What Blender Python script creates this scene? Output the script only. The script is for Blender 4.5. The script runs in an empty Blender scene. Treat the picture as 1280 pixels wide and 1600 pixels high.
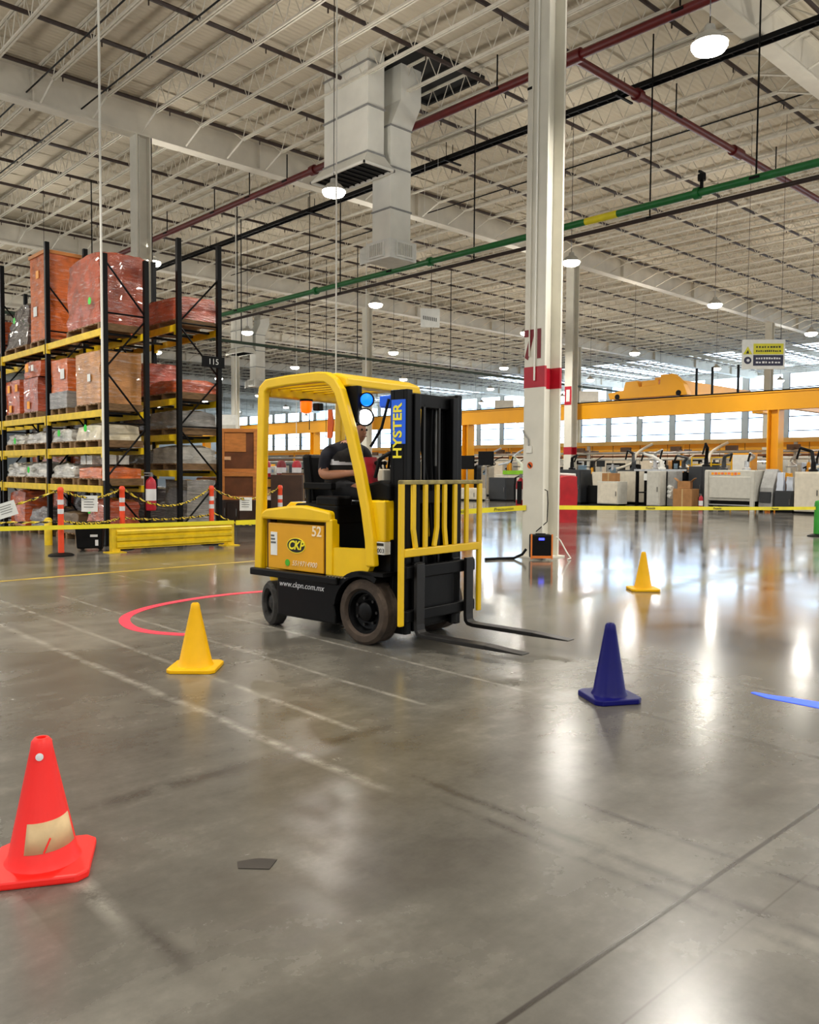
import bpy, bmesh, math, random
from mathutils import Vector, Matrix, noise

random.seed(7)
S = bpy.context.scene
COL = S.collection
R = math.radians

# ------------------------------------------------------------------ camera, world, exposure
FPX = 1300.0
HEAD, PITCH, ROLL, EYE = R(46.85), R(-2.77), R(0.4), 1.4
cam_d = bpy.data.cameras.new('camera')
cam_d.sensor_fit = 'HORIZONTAL'
cam_d.sensor_width = 36.0
cam_d.lens = 36.0 * FPX / 1280.0
cam_d.clip_end = 400
cam = bpy.data.objects.new('camera', cam_d)
COL.objects.link(cam)
f0 = Vector((math.cos(HEAD), math.sin(HEAD), 0)); r0 = Vector((math.sin(HEAD), -math.cos(HEAD), 0)); u0 = Vector((0, 0, 1))
fw = f0 * math.cos(PITCH) + u0 * math.sin(PITCH)
up = u0 * math.cos(PITCH) - f0 * math.sin(PITCH)
rr = r0 * math.cos(ROLL) + up * math.sin(ROLL)
uu = up * math.cos(ROLL) - r0 * math.sin(ROLL)
cam.matrix_world = Matrix(((rr.x, uu.x, -fw.x, 0), (rr.y, uu.y, -fw.y, 0), (rr.z, uu.z, -fw.z, EYE), (0, 0, 0, 1)))
S.camera = cam

W = bpy.data.worlds.new('overcast_daylight')
S.world = W
W.use_nodes = True
W.node_tree.nodes['Background'].inputs[0].default_value = (0.93, 0.97, 1.0, 1)
W.node_tree.nodes['Background'].inputs[1].default_value = 0.65

S.view_settings.view_transform = 'Standard'
S.view_settings.look = 'None'
S.view_settings.exposure = 0.3
S.view_settings.gamma = 1.0
S.view_settings.use_curve_mapping = False

LAMP_POWER = 235.0
CEILING_FILL_POWER = 62.0
PANE_STRENGTH = 4.6
SKYLIGHT_STRENGTH = 1.8

S.cycles.max_bounces = 7
S.cycles.diffuse_bounces = 3
S.cycles.glossy_bounces = 3
S.cycles.transmission_bounces = 2

# ------------------------------------------------------------------ materials
def lin(c):
    return tuple(((v / 255.0) / 12.92 if v / 255.0 <= 0.04045 else ((v / 255.0 + 0.055) / 1.055) ** 2.4) for v in c)

def node(nt, typ, **kw):
    n = nt.nodes.new(typ)
    for k, v in kw.items():
        setattr(n, k, v)
    return n

MATS = {}
def mat(name, rgb, rough=0.5, metal=0.0, var=0.12, scale=6.0, bump=0.0, bscale=40.0, emit=0.0, ecol=None, coat=0.0, spec=0.5, stretch=None, trans=0.0):
    if name in MATS:
        return MATS[name]
    m = bpy.data.materials.new(name)
    m.use_nodes = True
    nt = m.node_tree
    b = nt.nodes['Principled BSDF']
    c = lin(rgb)
    b.inputs['Roughness'].default_value = rough
    b.inputs['Metallic'].default_value = metal
    b.inputs['Specular IOR Level'].default_value = spec
    b.inputs['Coat Weight'].default_value = coat
    tc = node(nt, 'ShaderNodeTexCoord')
    src = tc.outputs['Object']
    if stretch:
        mp = node(nt, 'ShaderNodeMapping'); mp.inputs['Scale'].default_value = stretch
        nt.links.new(src, mp.inputs[0]); src = mp.outputs[0]
    if var > 0:
        nz = node(nt, 'ShaderNodeTexNoise'); nz.inputs['Scale'].default_value = scale; nz.inputs['Detail'].default_value = 5
        nt.links.new(src, nz.inputs['Vector'])
        rp = node(nt, 'ShaderNodeValToRGB')
        rp.color_ramp.elements[0].position = 0.3; rp.color_ramp.elements[1].position = 0.7
        rp.color_ramp.elements[0].color = tuple(max(0, v * (1 - var * 1.6)) for v in c) + (1,)
        rp.color_ramp.elements[1].color = tuple(min(1, v * (1 + var)) for v in c) + (1,)
        nt.links.new(nz.outputs['Fac'], rp.inputs[0])
        nt.links.new(rp.outputs[0], b.inputs['Base Color'])
    else:
        b.inputs['Base Color'].default_value = c + (1,)
    if bump > 0:
        n2 = node(nt, 'ShaderNodeTexNoise'); n2.inputs['Scale'].default_value = bscale; n2.inputs['Detail'].default_value = 3
        nt.links.new(src, n2.inputs['Vector'])
        bp = node(nt, 'ShaderNodeBump'); bp.inputs['Strength'].default_value = bump; bp.inputs['Distance'].default_value = 0.02
        nt.links.new(n2.outputs['Fac'], bp.inputs['Height']); nt.links.new(bp.outputs[0], b.inputs['Normal'])
    if emit > 0:
        b.inputs['Emission Color'].default_value = (lin(ecol) if ecol else c) + (1,)
        b.inputs['Emission Strength'].default_value = emit
    if trans > 0:
        b.inputs['Transmission Weight'].default_value = trans
    MATS[name] = m
    return m

def math_n(nt, op, a, b=None, clamp=False):
    n = node(nt, 'ShaderNodeMath', operation=op); n.use_clamp = clamp
    for i, v in enumerate((a, b)):
        if v is None: continue
        if isinstance(v, (int, float)): n.inputs[i].default_value = v
        else: nt.links.new(v, n.inputs[i])
    return n.outputs[0]

def floor_material():
    m = bpy.data.materials.new('polished_concrete')
    m.use_nodes = True
    nt = m.node_tree
    b = nt.nodes['Principled BSDF']
    g = node(nt, 'ShaderNodeNewGeometry')
    sp = node(nt, 'ShaderNodeSeparateXYZ'); nt.links.new(g.outputs['Position'], sp.inputs[0])
    X, Y = sp.outputs[0], sp.outputs[1]
    def nz(scale, detail=6, rough=0.6, vec=None, dist=0.0):
        n = node(nt, 'ShaderNodeTexNoise'); n.inputs['Scale'].default_value = scale; n.inputs['Detail'].default_value = detail
        n.inputs['Roughness'].default_value = rough; n.inputs['Distortion'].default_value = dist
        nt.links.new(vec or g.outputs['Position'], n.inputs['Vector']); return n.outputs['Fac']
    def mapv(s):
        mp = node(nt, 'ShaderNodeMapping'); mp.inputs['Scale'].default_value = s
        nt.links.new(g.outputs['Position'], mp.inputs[0]); return mp.outputs[0]
    big = nz(0.45, 5, 0.62, dist=0.8)
    mid = nz(2.2, 8, 0.7)
    drag = nz(1.0, 6, 0.65, mapv((0.7, 3.0, 1)))
    fine = nz(26, 4, 0.7)
    s = math_n(nt, 'ADD', math_n(nt, 'MULTIPLY', big, 0.45), math_n(nt, 'MULTIPLY', mid, 0.28))
    s = math_n(nt, 'ADD', s, math_n(nt, 'MULTIPLY', drag, 0.2))
    s = math_n(nt, 'ADD', s, math_n(nt, 'MULTIPLY', fine, 0.07))
    rp = node(nt, 'ShaderNodeValToRGB')
    e = rp.color_ramp.elements
    e[0].position = 0.36; e[0].color = lin((68, 65, 60)) + (1,)
    e[1].position = 0.62; e[1].color = lin((130, 126, 117)) + (1,)
    x = rp.color_ramp.elements.new(0.5); x.color = lin((97, 94, 87)) + (1,)
    nt.links.new(s, rp.inputs[0])
    col = rp.outputs[0]
    wob = math_n(nt, 'MULTIPLY', math_n(nt, 'SUBTRACT', nz(1.3, 4), 0.5), 0.05)
    Xw = math_n(nt, 'ADD', X, wob); Yw = math_n(nt, 'ADD', Y, wob)
    brk = nz(5.0, 6, 0.75)
    def band(coord, pos, half, lo=None, hi=None, along=None):
        d = math_n(nt, 'ABSOLUTE', math_n(nt, 'SUBTRACT', coord, pos))
        v = math_n(nt, 'SUBTRACT', 1.0, math_n(nt, 'DIVIDE', d, half), True)
        if lo is not None:
            v = math_n(nt, 'MULTIPLY', v, math_n(nt, 'MULTIPLY', math_n(nt, 'SUBTRACT', along, lo), 3.0, True))
        if hi is not None:
            v = math_n(nt, 'MULTIPLY', v, math_n(nt, 'MULTIPLY', math_n(nt, 'SUBTRACT', hi, along), 3.0, True))
        return v
    def wear(v, lo, gain):
        return math_n(nt, 'MULTIPLY', v, math_n(nt, 'MULTIPLY', math_n(nt, 'SUBTRACT', brk, lo), gain, True), True)
    def over(col, fac, rgb, amt):
        mx = node(nt, 'ShaderNodeMix', data_type='RGBA')
        nt.links.new(math_n(nt, 'MULTIPLY', fac, amt), mx.inputs[0]); nt.links.new(col, mx.inputs[6]); mx.inputs[7].default_value = lin(rgb) + (1,)
        return mx.outputs[2]
    white = None
    for (c, p, h, lo, hi, al) in ((Xw, 2.84, 0.035, 3.3, 30, Y), (Xw, 2.39, 0.05, 2.6, 30, Y), (Xw, 4.16, 0.03, 3.2, 7.2, Y), (Xw, 1.08, 0.05, 2.3, 3.4, Y), (Xw, 3.45, 0.03, 3.4, 9.5, Y), (Xw, 4.7, .02, 5.5, 11, Y)):
        v = wear(band(c, p, h, lo, hi, al), 0.38, 5.0)
        white = v if white is None else math_n(nt, 'MAXIMUM', white, v)
    dark = None
    for (c, p, h, lo, hi, al) in ((Xw, 2.485, 0.035, -3, 2.5, Y), (Xw, 2.6, 0.045, 0.2, 2.9, Y), (Xw, 2.9, 0.03, 0.0, 2.3, Y), (Xw, 4.26, 0.03, -1, 2.8, Y), (Xw, 1.115, 0.05, 1.9, 2.6, Y), (Xw, 6.25, .02, -1, 5.2, Y), (Xw, 6.7, .02, -1, 5.5, Y), (Xw, 8.6, .02, -3, 9, Y), (Yw, 3.37, 0.09, 1.2, 3.2, X), (Xw, 5.35, .03, -1, 3.6, Y)):
        v = wear(band(c, p, h, lo, hi, al), 0.36, 6.0)
        dark = v if dark is None else math_n(nt, 'MAXIMUM', dark, v)
    # dark tyre patches with soft edges
    blot = math_n(nt, 'MULTIPLY', math_n(nt, 'SUBTRACT', nz(0.9, 4, 0.6, mapv((1.0, 1.6, 1)), dist=0.6), 0.53), 4.0, True)
    col = over(col, blot, (70, 64, 58), 0.55)
    col = over(col, white, (178, 174, 164), 0.6)
    col = over(col, dark, (52, 46, 42), 0.75)
    saw = math_n(nt, 'MAXIMUM', band(Y, 1.33, 0.012), 0.0)
    saw2 = band(Y, 13.2, 0.012)
    saw3 = band(Y, 1.12, 0.006)
    col = over(col, math_n(nt, 'MULTIPLY', saw, 2.0, True), (48, 42, 38), 0.9)
    col = over(col, math_n(nt, 'MAXIMUM', saw2, saw3), (60, 52, 46), 0.6)
    nt.links.new(col, b.inputs['Base Color'])
    # well kept polish toward the machine bay, duller on the worn driving lane
    pol = math_n(nt, 'MULTIPLY', math_n(nt, 'SUBTRACT', X, 3.0), 0.2, True)
    rg = math_n(nt, 'SUBTRACT', 0.27, math_n(nt, 'MULTIPLY', pol, 0.15))
    rg = math_n(nt, 'ADD', rg, math_n(nt, 'MULTIPLY', math_n(nt, 'SUBTRACT', big, 0.5), 0.2), True)
    rg = math_n(nt, 'ADD', rg, math_n(nt, 'MULTIPLY', math_n(nt, 'SUBTRACT', mid, 0.5), 0.06), True)
    rg = math_n(nt, 'MAXIMUM', rg, 0.09)
    nt.links.new(rg, b.inputs['Roughness'])
    b.inputs['Specular IOR Level'].default_value = 0.6
    bp = node(nt, 'ShaderNodeBump'); bp.inputs['Strength'].default_value = 0.02; bp.inputs['Distance'].default_value = 0.02
    hgt = math_n(nt, 'SUBTRACT', math_n(nt, 'MULTIPLY', nz(1.4, 3), 1.0), math_n(nt, 'MULTIPLY', saw, 1.0))
    nt.links.new(hgt, bp.inputs['Height']); nt.links.new(bp.outputs[0], b.inputs['Normal'])
    return m

def deck_material():
    m = mat('painted_deck', (205, 194, 173), 0.7, 0, 0.08, 0.35)
    nt = m.node_tree; b = nt.nodes['Principled BSDF']
    g = node(nt, 'ShaderNodeNewGeometry')
    wv = node(nt, 'ShaderNodeTexWave', wave_type='BANDS', bands_direction='Y')
    wv.inputs['Scale'].default_value = 2.0
    nt.links.new(g.outputs['Position'], wv.inputs['Vector'])
    bp = node(nt, 'ShaderNodeBump'); bp.inputs['Strength'].default_value = 0.5; bp.inputs['Distance'].default_value = 0.04
    nt.links.new(wv.outputs['Fac'], bp.inputs['Height']); nt.links.new(bp.outputs[0], b.inputs['Normal'])
    return m

M_deck = deck_material()
M_joist = mat('joist_white', (222, 216, 202), 0.6, 0, 0.06)
M_girder = mat('girder_white', (226, 220, 206), 0.55, 0, 0.08, 1.2)
M_colm = mat('column_cream', (224, 220, 206), 0.45, 0, 0.05, 2)
M_brown = mat('sprinkler_brown', (52, 36, 32), 0.5, 0, 0.1)
M_redpipe = mat('red_pipe', (92, 14, 15), 0.4, 0, 0.12)
M_red = mat('safety_red', (176, 20, 40), 0.4, 0, 0.08)
M_darkred = mat('dark_red_paint', (120, 16, 30), 0.5, 0, 0.08)
M_green = mat('green_pipe', (24, 112, 52), 0.28, 0, 0.1)
M_dkgreen = mat('dark_green_pipe', (44, 66, 50), 0.4, 0, 0.1)
M_blackst = mat('black_steel', (14, 14, 15), 0.45, 0.0, 0.15, spec=.15)
M_black = mat('black_plastic', (7, 7, 8), 0.5, 0, 0.1, spec=.15)
M_rackblk = mat('rack_black', (11, 11, 12), 0.4, 0, 0.15, spec=.15)
M_rackyel = mat('rack_yellow', (226, 190, 12), 0.45, 0, 0.12)
M_fyel = mat('forklift_yellow', (234, 190, 0), 0.34, 0, 0.06, 3, coat=0.1)
M_fora = mat('battery_orange_yellow', (222, 160, 14), 0.38, 0, 0.06, 3)
M_fblk = mat('forklift_black', (9, 9, 10), 0.4, 0.0, 0.2, spec=.18)
M_rub = mat('dusty_rubber', (66, 54, 44), 0.85, 0, 0.3, 9, bump=0.3, bscale=30)
M_rub2 = mat('grey_rubber', (52, 50, 47), 0.85, 0, 0.25, 9, bump=0.3, bscale=30)
M_steel = mat('worn_steel', (120, 118, 114), 0.35, 0.9, 0.2)
M_forkst = mat('fork_steel', (26, 24, 23), 0.4, 0.2, 0.3)
M_galv = mat('galvanised_duct', (236, 234, 224), 0.5, 0.0, 0.05, 1.5)
M_dark = mat('dark_void', (18, 18, 18), 0.8, 0, 0.2)
M_white = mat('white_paint', (226, 226, 220), 0.5, 0, 0.05)
M_paper = mat('white_paper', (226, 228, 224), 0.7, 0, 0.04)
M_ink = mat('grey_ink', (90, 92, 92), 0.7, 0, 0)
M_blackink = mat('black_ink', (20, 20, 20), 0.6, 0, 0)
M_crane = mat('crane_amber', (236, 164, 14), 0.42, 0, 0.07, 0.5)
M_orange = mat('delineator_orange', (240, 74, 30), 0.45, 0, 0.06)
M_refl = mat('reflective_white', (220, 220, 222), 0.35, 0, 0.05)
M_tape = mat('caution_yellow', (240, 224, 40), 0.4, 0, 0.06, 3)
M_wood = mat('pallet_wood', (128, 98, 64), 0.75, 0, 0.25, 8, stretch=(1, 6, 6))
M_ply = mat('plywood_orange', (206, 132, 66), 0.6, 0, 0.14, 4, stretch=(1, 1, 4))
M_plydk = mat('dark_plywood', (112, 66, 38), 0.65, 0, 0.2, 3)
M_brownbox = mat('dark_brown_crate', (62, 40, 28), 0.65, 0, 0.25, 3)
M_card = mat('cardboard', (164, 118, 72), 0.8, 0, 0.12, 4)
M_green_st = mat('green_sticker', (40, 206, 50), 0.5, 0, 0.05)
M_orange_st = mat('orange_sticker', (248, 160, 20), 0.5, 0, 0.05)
M_lime = mat('lime_panel', (140, 204, 40), 0.5, 0, 0.08)
M_slate = mat('slate_cabinet', (40, 43, 47), 0.45, 0, 0.08)
M_lgrey = mat('light_grey_cabinet', (196, 194, 184), 0.5, 0, 0.06)
M_cream = mat('cream_enclosure', (218, 210, 192), 0.5, 0, 0.06)
M_mgrey = mat('mid_grey_machine', (150, 150, 148), 0.5, 0.1, 0.1)
M_alu = mat('aluminium', (196, 198, 200), 0.35, 0.7, 0.1)
M_navy = mat('navy_cloth', (11, 13, 28), 0.85, 0, 0.2, 20)
M_vest = mat('charcoal_vest', (40, 37, 35), 0.85, 0, 0.2, 20)
M_trous = mat('dark_trousers', (14, 15, 19), 0.85, 0, 0.2, 20)
M_skin = mat('skin', (176, 122, 92), 0.55, 0, 0.08, 12)
M_hair = mat('dark_hair', (26, 20, 18), 0.7, 0, 0.2, 30)
M_blue = mat('blue_gloss', (18, 92, 226), 0.3, 0, 0.06)

# ------------------------------------------------------------------ mesh helpers
class MB:
    def __init__(self):
        self.v = []; self.f = []; self.mi = []; self.cur = 0
    def add(self, vs, fs):
        o = len(self.v)
        self.v += [tuple(p) for p in vs]
        for f in fs:
            self.f.append(tuple(i + o for i in f)); self.mi.append(self.cur)
        return self
    def box(self, x0, x1, y0, y1, z0, z1, M=None):
        vs = [Vector(p) for p in ((x0, y0, z0), (x1, y0, z0), (x1, y1, z0), (x0, y1, z0), (x0, y0, z1), (x1, y0, z1), (x1, y1, z1), (x0, y1, z1))]
        if M is not None: vs = [M @ p for p in vs]
        return self.add(vs, ((0, 3, 2, 1), (4, 5, 6, 7), (0, 1, 5, 4), (1, 2, 6, 5), (2, 3, 7, 6), (3, 0, 4, 7)))
    def cbox(self, c, s, M=None):
        return self.box(c[0] - s[0] / 2, c[0] + s[0] / 2, c[1] - s[1] / 2, c[1] + s[1] / 2, c[2] - s[2] / 2, c[2] + s[2] / 2, M)
    def tube(self, pts, r, n=8, caps=True, ry=None):
        pts = [Vector(p) for p in pts]
        rings = []
        prev = None
        for i, p in enumerate(pts):
            t = (pts[min(i + 1, len(pts) - 1)] - pts[max(i - 1, 0)]).normalized()
            if prev is None:
                a = Vector((0, 0, 1)) if abs(t.z) < 0.9 else Vector((1, 0, 0))
                u = t.cross(a).normalized()
            else:
                u = (prev - t * prev.dot(t)).normalized()
            w = t.cross(u)
            prev = u
            rad = r[i] if isinstance(r, (list, tuple)) else r
            rings.append([p + u * (math.cos(2 * math.pi * k / n) * rad) + w * (math.sin(2 * math.pi * k / n) * (ry or rad)) for k in range(n)])
        vs = [q for g in rings for q in g]
        fs = []
        for i in range(len(pts) - 1):
            for k in range(n):
                a, b = i * n + k, i * n + (k + 1) % n
                fs.append((a, b, b + n, a + n))
        if caps:
            fs.append(tuple(range(n))[::-1]); fs.append(tuple((len(pts) - 1) * n + k for k in range(n)))
        return self.add(vs, fs)
    def sweep(self, pts, prof, side):
        # rectangular-ish profile (a along 'side', b along the normal) swept on a path lying in the plane perpendicular to side
        pts = [Vector(p) for p in pts]; side = Vector(side).normalized()
        rings = []
        for i, p in enumerate(pts):
            t0 = (p - pts[i - 1]).normalized() if i else (pts[1] - p).normalized()
            t1 = (pts[i + 1] - p).normalized() if i < len(pts) - 1 else t0
            t = (t0 + t1).normalized()
            nrm = side.cross(t).normalized()
            k = 1.0 / max(0.5, t.dot(t1))
            rings.append([p + side * a + nrm * (b * k) for a, b in prof])
        n = len(prof)
        vs = [q for g in rings for q in g]; fs = []
        for i in range(len(pts) - 1):
            for j in range(n):
                a, b = i * n + j, i * n + (j + 1) % n
                fs.append((a, b, b + n, a + n))
        fs.append(tuple(range(n))[::-1]); fs.append(tuple((len(pts) - 1) * n + k for k in range(n)))
        return self.add(vs, fs)
    def prism(self, poly, axis, a0, a1):
        # poly: 2D points; axis 'y' -> (x,z), 'x' -> (y,z), 'z' -> (x,y)
        def P(p, a):
            return (p[0], a, p[1]) if axis == 'y' else ((a, p[0], p[1]) if axis == 'x' else (p[0], p[1], a))
        n = len(poly)
        vs = [P(p, a0) for p in poly] + [P(p, a1) for p in poly]
        fs = [tuple(range(n))[::-1], tuple(range(n, 2 * n))] + [(i, (i + 1) % n, n + (i + 1) % n, n + i) for i in range(n)]
        return self.add(vs, fs)
    def lathe(self, prof, n=24, M=None):
        # prof: (r, z) about z
        vs = []; fs = []
        for r, z in prof:
            for k in range(n):
                p = Vector((r * math.cos(2 * math.pi * k / n), r * math.sin(2 * math.pi * k / n), z))
                vs.append(M @ p if M is not None else p)
        for i in range(len(prof) - 1):
            for k in range(n):
                a, b = i * n + k, i * n + (k + 1) % n
                fs.append((a, b, b + n, a + n))
        fs.append(tuple(range(n))[::-1]); fs.append(tuple((len(prof) - 1) * n + k for k in range(n)))
        return self.add(vs, fs)
    def mesh(self, name, mats, smooth=False):
        me = bpy.data.meshes.new(name)
        me.from_pydata(self.v, [], self.f)
        for m in (mats if isinstance(mats, (list, tuple)) else [mats]):
            me.materials.append(m)
        me.polygons.foreach_set('material_index', self.mi)
        bm = bmesh.new(); bm.from_mesh(me); bmesh.ops.recalc_face_normals(bm, faces=bm.faces); bm.to_mesh(me); bm.free()
        if smooth:
            me.polygons.foreach_set('use_smooth', [True] * len(me.polygons))
            try: me.set_sharp_from_angle(angle=R(40))
            except Exception: pass
        me.update()
        return me
    def build(self, name, mats, parent=None, smooth=False, bevel=0.0, loc=None):
        o = bpy.data.objects.new(name, self.mesh(name, mats, smooth))
        COL.objects.link(o)
        if parent is not None: o.parent = parent
        if loc is not None: o.location = loc
        if bevel > 0:
            md = o.modifiers.new('bevel', 'BEVEL'); md.width = bevel; md.segments = 2; md.limit_method = 'ANGLE'; md.angle_limit = R(35)
        return o

def thing(name, label, cat, loc=(0, 0, 0), rz=0.0, group=None):
    o = bpy.data.objects.new(name, None)
    COL.objects.link(o)
    o.empty_display_size = 0.2
    o.location = loc; o.rotation_euler = (0, 0, rz)
    return tag(o, label, cat, group)

def tag(o, label, cat, group=None, kind=None):
    o['label'] = label; o['category'] = cat
    if group: o['group'] = group
    if kind: o['kind'] = kind
    return o

def struct(o):
    o['kind'] = 'structure'
    return o

def inst(name, me, parent=None, loc=(0, 0, 0), rot=(0, 0, 0), scale=(1, 1, 1)):
    o = bpy.data.objects.new(name, me); COL.objects.link(o)
    if parent is not None: o.parent = parent
    o.location = loc; o.rotation_euler = rot; o.scale = scale
    return o

def copy_tree(o, parent=None):
    c = o.copy(); COL.objects.link(c)
    if parent is not None: c.parent = parent
    for ch in list(o.children):
        copy_tree(ch, c)
    return c

def text_mesh(txt, size, shear=0.0, extrude=0.001, spacing=1.0, bold=0.0):
    cu = bpy.data.curves.new('lettering', 'FONT')
    cu.body = txt; cu.size = size; cu.shear = shear; cu.extrude = extrude; cu.offset = bold
    cu.align_x = 'CENTER'; cu.align_y = 'CENTER'; cu.space_character = spacing; cu.resolution_u = 3
    o = bpy.data.objects.new('lettering_source', cu); COL.objects.link(o)
    bpy.context.view_layer.update()
    me = bpy.data.meshes.new_from_object(o.evaluated_get(bpy.context.evaluated_depsgraph_get()))
    bpy.data.objects.remove(o); bpy.data.curves.remove(cu)
    return me

def lettering(txt, size, m, parent, origin, xdir, ydir, name='lettering', shear=0.0, sx=1.0, bold=0.0):
    me = text_mesh(txt, size, shear, bold=bold)
    me.materials.clear(); me.materials.append(m)
    X = Vector(xdir).normalized(); Yv = Vector(ydir).normalized(); Z = X.cross(Yv)
    T = Matrix(((X.x, Yv.x, Z.x, origin[0]), (X.y, Yv.y, Z.y, origin[1]), (X.z, Yv.z, Z.z, origin[2]), (0, 0, 0, 1)))
    me.transform(T @ Matrix.Diagonal((sx, 1, 1, 1)))
    o = bpy.data.objects.new(name, me); COL.objects.link(o); o.parent = parent
    return o

def lumpy_box(mb, x0, x1, y0, y1, z0, z1, amp=0.03, freq=4.0, n=7, taper=0.0, seed=0.0, rnd=0.0):
    # closed box whose faces are subdivided and wrinkled
    g = {}
    def vert(i, j, k):
        key = (i, j, k)
        if key not in g:
            u, v, w = i / n, j / n, k / n
            p = Vector((x0 + (x1 - x0) * u, y0 + (y1 - y0) * v, z0 + (z1 - z0) * w))
            c = Vector(((x0 + x1) / 2, (y0 + y1) / 2, p.z))
            p = c + (p - c) * (1 - taper * w)
            if rnd:
                a, b = abs(u - .5) * 2, abs(v - .5) * 2
                p.z -= (z1 - z0) * rnd * w * max(0, (a ** 3 + b ** 3) / 1.6)
            q = Vector((p.x * freq * .6 + seed, p.y * freq * .6, p.z * freq * 1.8))
            d = noise.noise_vector(q) * amp + noise.noise_vector(q * 2.7) * amp * .5
            if w < 0.01: d.z = 0
            g[key] = (len(g), p + d)
        return g[key][0]
    fs = []
    for a in range(n):
        for b in range(n):
            for k, flip in ((0, 1), (n, 0)):
                q = [vert(a, b, k), vert(a + 1, b, k), vert(a + 1, b + 1, k), vert(a, b + 1, k)]; fs.append(q[::-1] if flip else q)
                q = [vert(a, k, b), vert(a + 1, k, b), vert(a + 1, k, b + 1), vert(a, k, b + 1)]; fs.append(q if flip else q[::-1])
                q = [vert(k, a, b), vert(k, a + 1, b), vert(k, a + 1, b + 1), vert(k, a, b + 1)]; fs.append(q[::-1] if flip else q)
    vs = [p for _, p in sorted(g.values(), key=lambda t: t[0])]
    return mb.add(vs, fs)

# ------------------------------------------------------------------ building shell
XF, YF = 84.0, 141.0
fl = MB().add([(-14, -14, 0), (XF, -14, 0), (XF, YF, 0), (-14, YF, 0)], [(0, 1, 2, 3)]).build('floor', floor_material())
struct(fl)
ZD, ZB, ZG = 12.05, 11.35, 11.0
ceil = MB().box(-14, XF, -14, YF, ZD, ZD + 0.15).build('ceiling', M_deck)
struct(ceil)
GY = [-6.1, 8.6, 23.3, 38.0, 52.7, 67.4, 82.1, 96.8, 111.5, 126.2, 140.9]
JX = [1.2 + 1.4 * k for k in range(0, 59)]
# girders: plate girders along X with flanges
for y in GY:
    g = MB()
    g.box(-14, XF, y - 0.2, y + 0.2, ZG, ZG + 0.05).box(-14, XF, y - 0.2, y + 0.2, 11.9, 11.95).box(-14, XF, y - 0.02, y + 0.02, ZG + 0.05, 11.9)
    for k in range(14):
        g.box(-13 + k * 7.0, -12.96 + k * 7.0, y - 0.19, y + 0.19, ZG + 0.05, 11.9)
    g.build('girder', M_girder, ceil)
# open-web joist, one mesh shared by every joist
jm = MB()
L = 14.7
jm.box(-0.05, -0.012, 0.2, L - 0.2, ZD - 0.06, ZD - 0.005).box(0.012, 0.05, 0.2, L - 0.2, ZD - 0.06, ZD - 0.005)
jm.box(-0.055, -0.014, 1.1, L - 1.1, ZB, ZB + 0.05).box(0.014, 0.055, 1.1, L - 1.1, ZB, ZB + 0.05)
nP = 20; st = (L - 2.2) / nP
for k in range(nP):
    y0 = 1.1 + k * st
    jm.tube([(0, y0, ZB + 0.04), (0, y0 + st / 2, ZD - 0.04)], 0.014, 4, False)
    jm.tube([(0, y0 + st / 2, ZD - 0.04), (0, y0 + st, ZB + 0.04)], 0.014, 4, False)
for s, y0, y1 in ((0, 1.1, 0.22), (1, L - 1.1, L - 0.22)):
    jm.tube([(0, y0, ZB + 0.025), (0, y1, ZG + 0.06)], 0.03, 4, False)
    jm.tube([(0, y0, ZB + 0.025), (0, y1, ZD - 0.05)], 0.02, 4, False)
jme = jm.mesh('joist', M_joist)
far_list = []
cnt = 0
for gi in range(10):
    for x in JX:
        y = GY[gi]
        ok = x < 62 and gi < 5
        if gi == 0 and x < 9: ok = False
        if gi >= 3 and x < 8: ok = False
        if ok:
            inst('joist', jme, ceil, (x, y, 0)); cnt += 1
        elif not (gi == 0 and x < 9) and not (gi >= 3 and x < 8) and not (gi >= 6 and x < 14):
            far_list.append((x, y))
fj = MB()
for x, y in far_list:
    fj.box(x - 0.05, x + 0.05, y + 1.1, y + L - 1.1, ZB, ZB + 0.05)
    for k in range(12):
        y0 = y + 1.1 + k * 1.04
        fj.tube([(x, y0, ZB + .04), (x, y0 + .52, ZD - .02), (x, y0 + 1.04, ZB + .04)], 0.016, 3, False)
o = fj.build('distant_joists', M_joist, ceil); o['kind'] = 'stuff'

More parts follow.
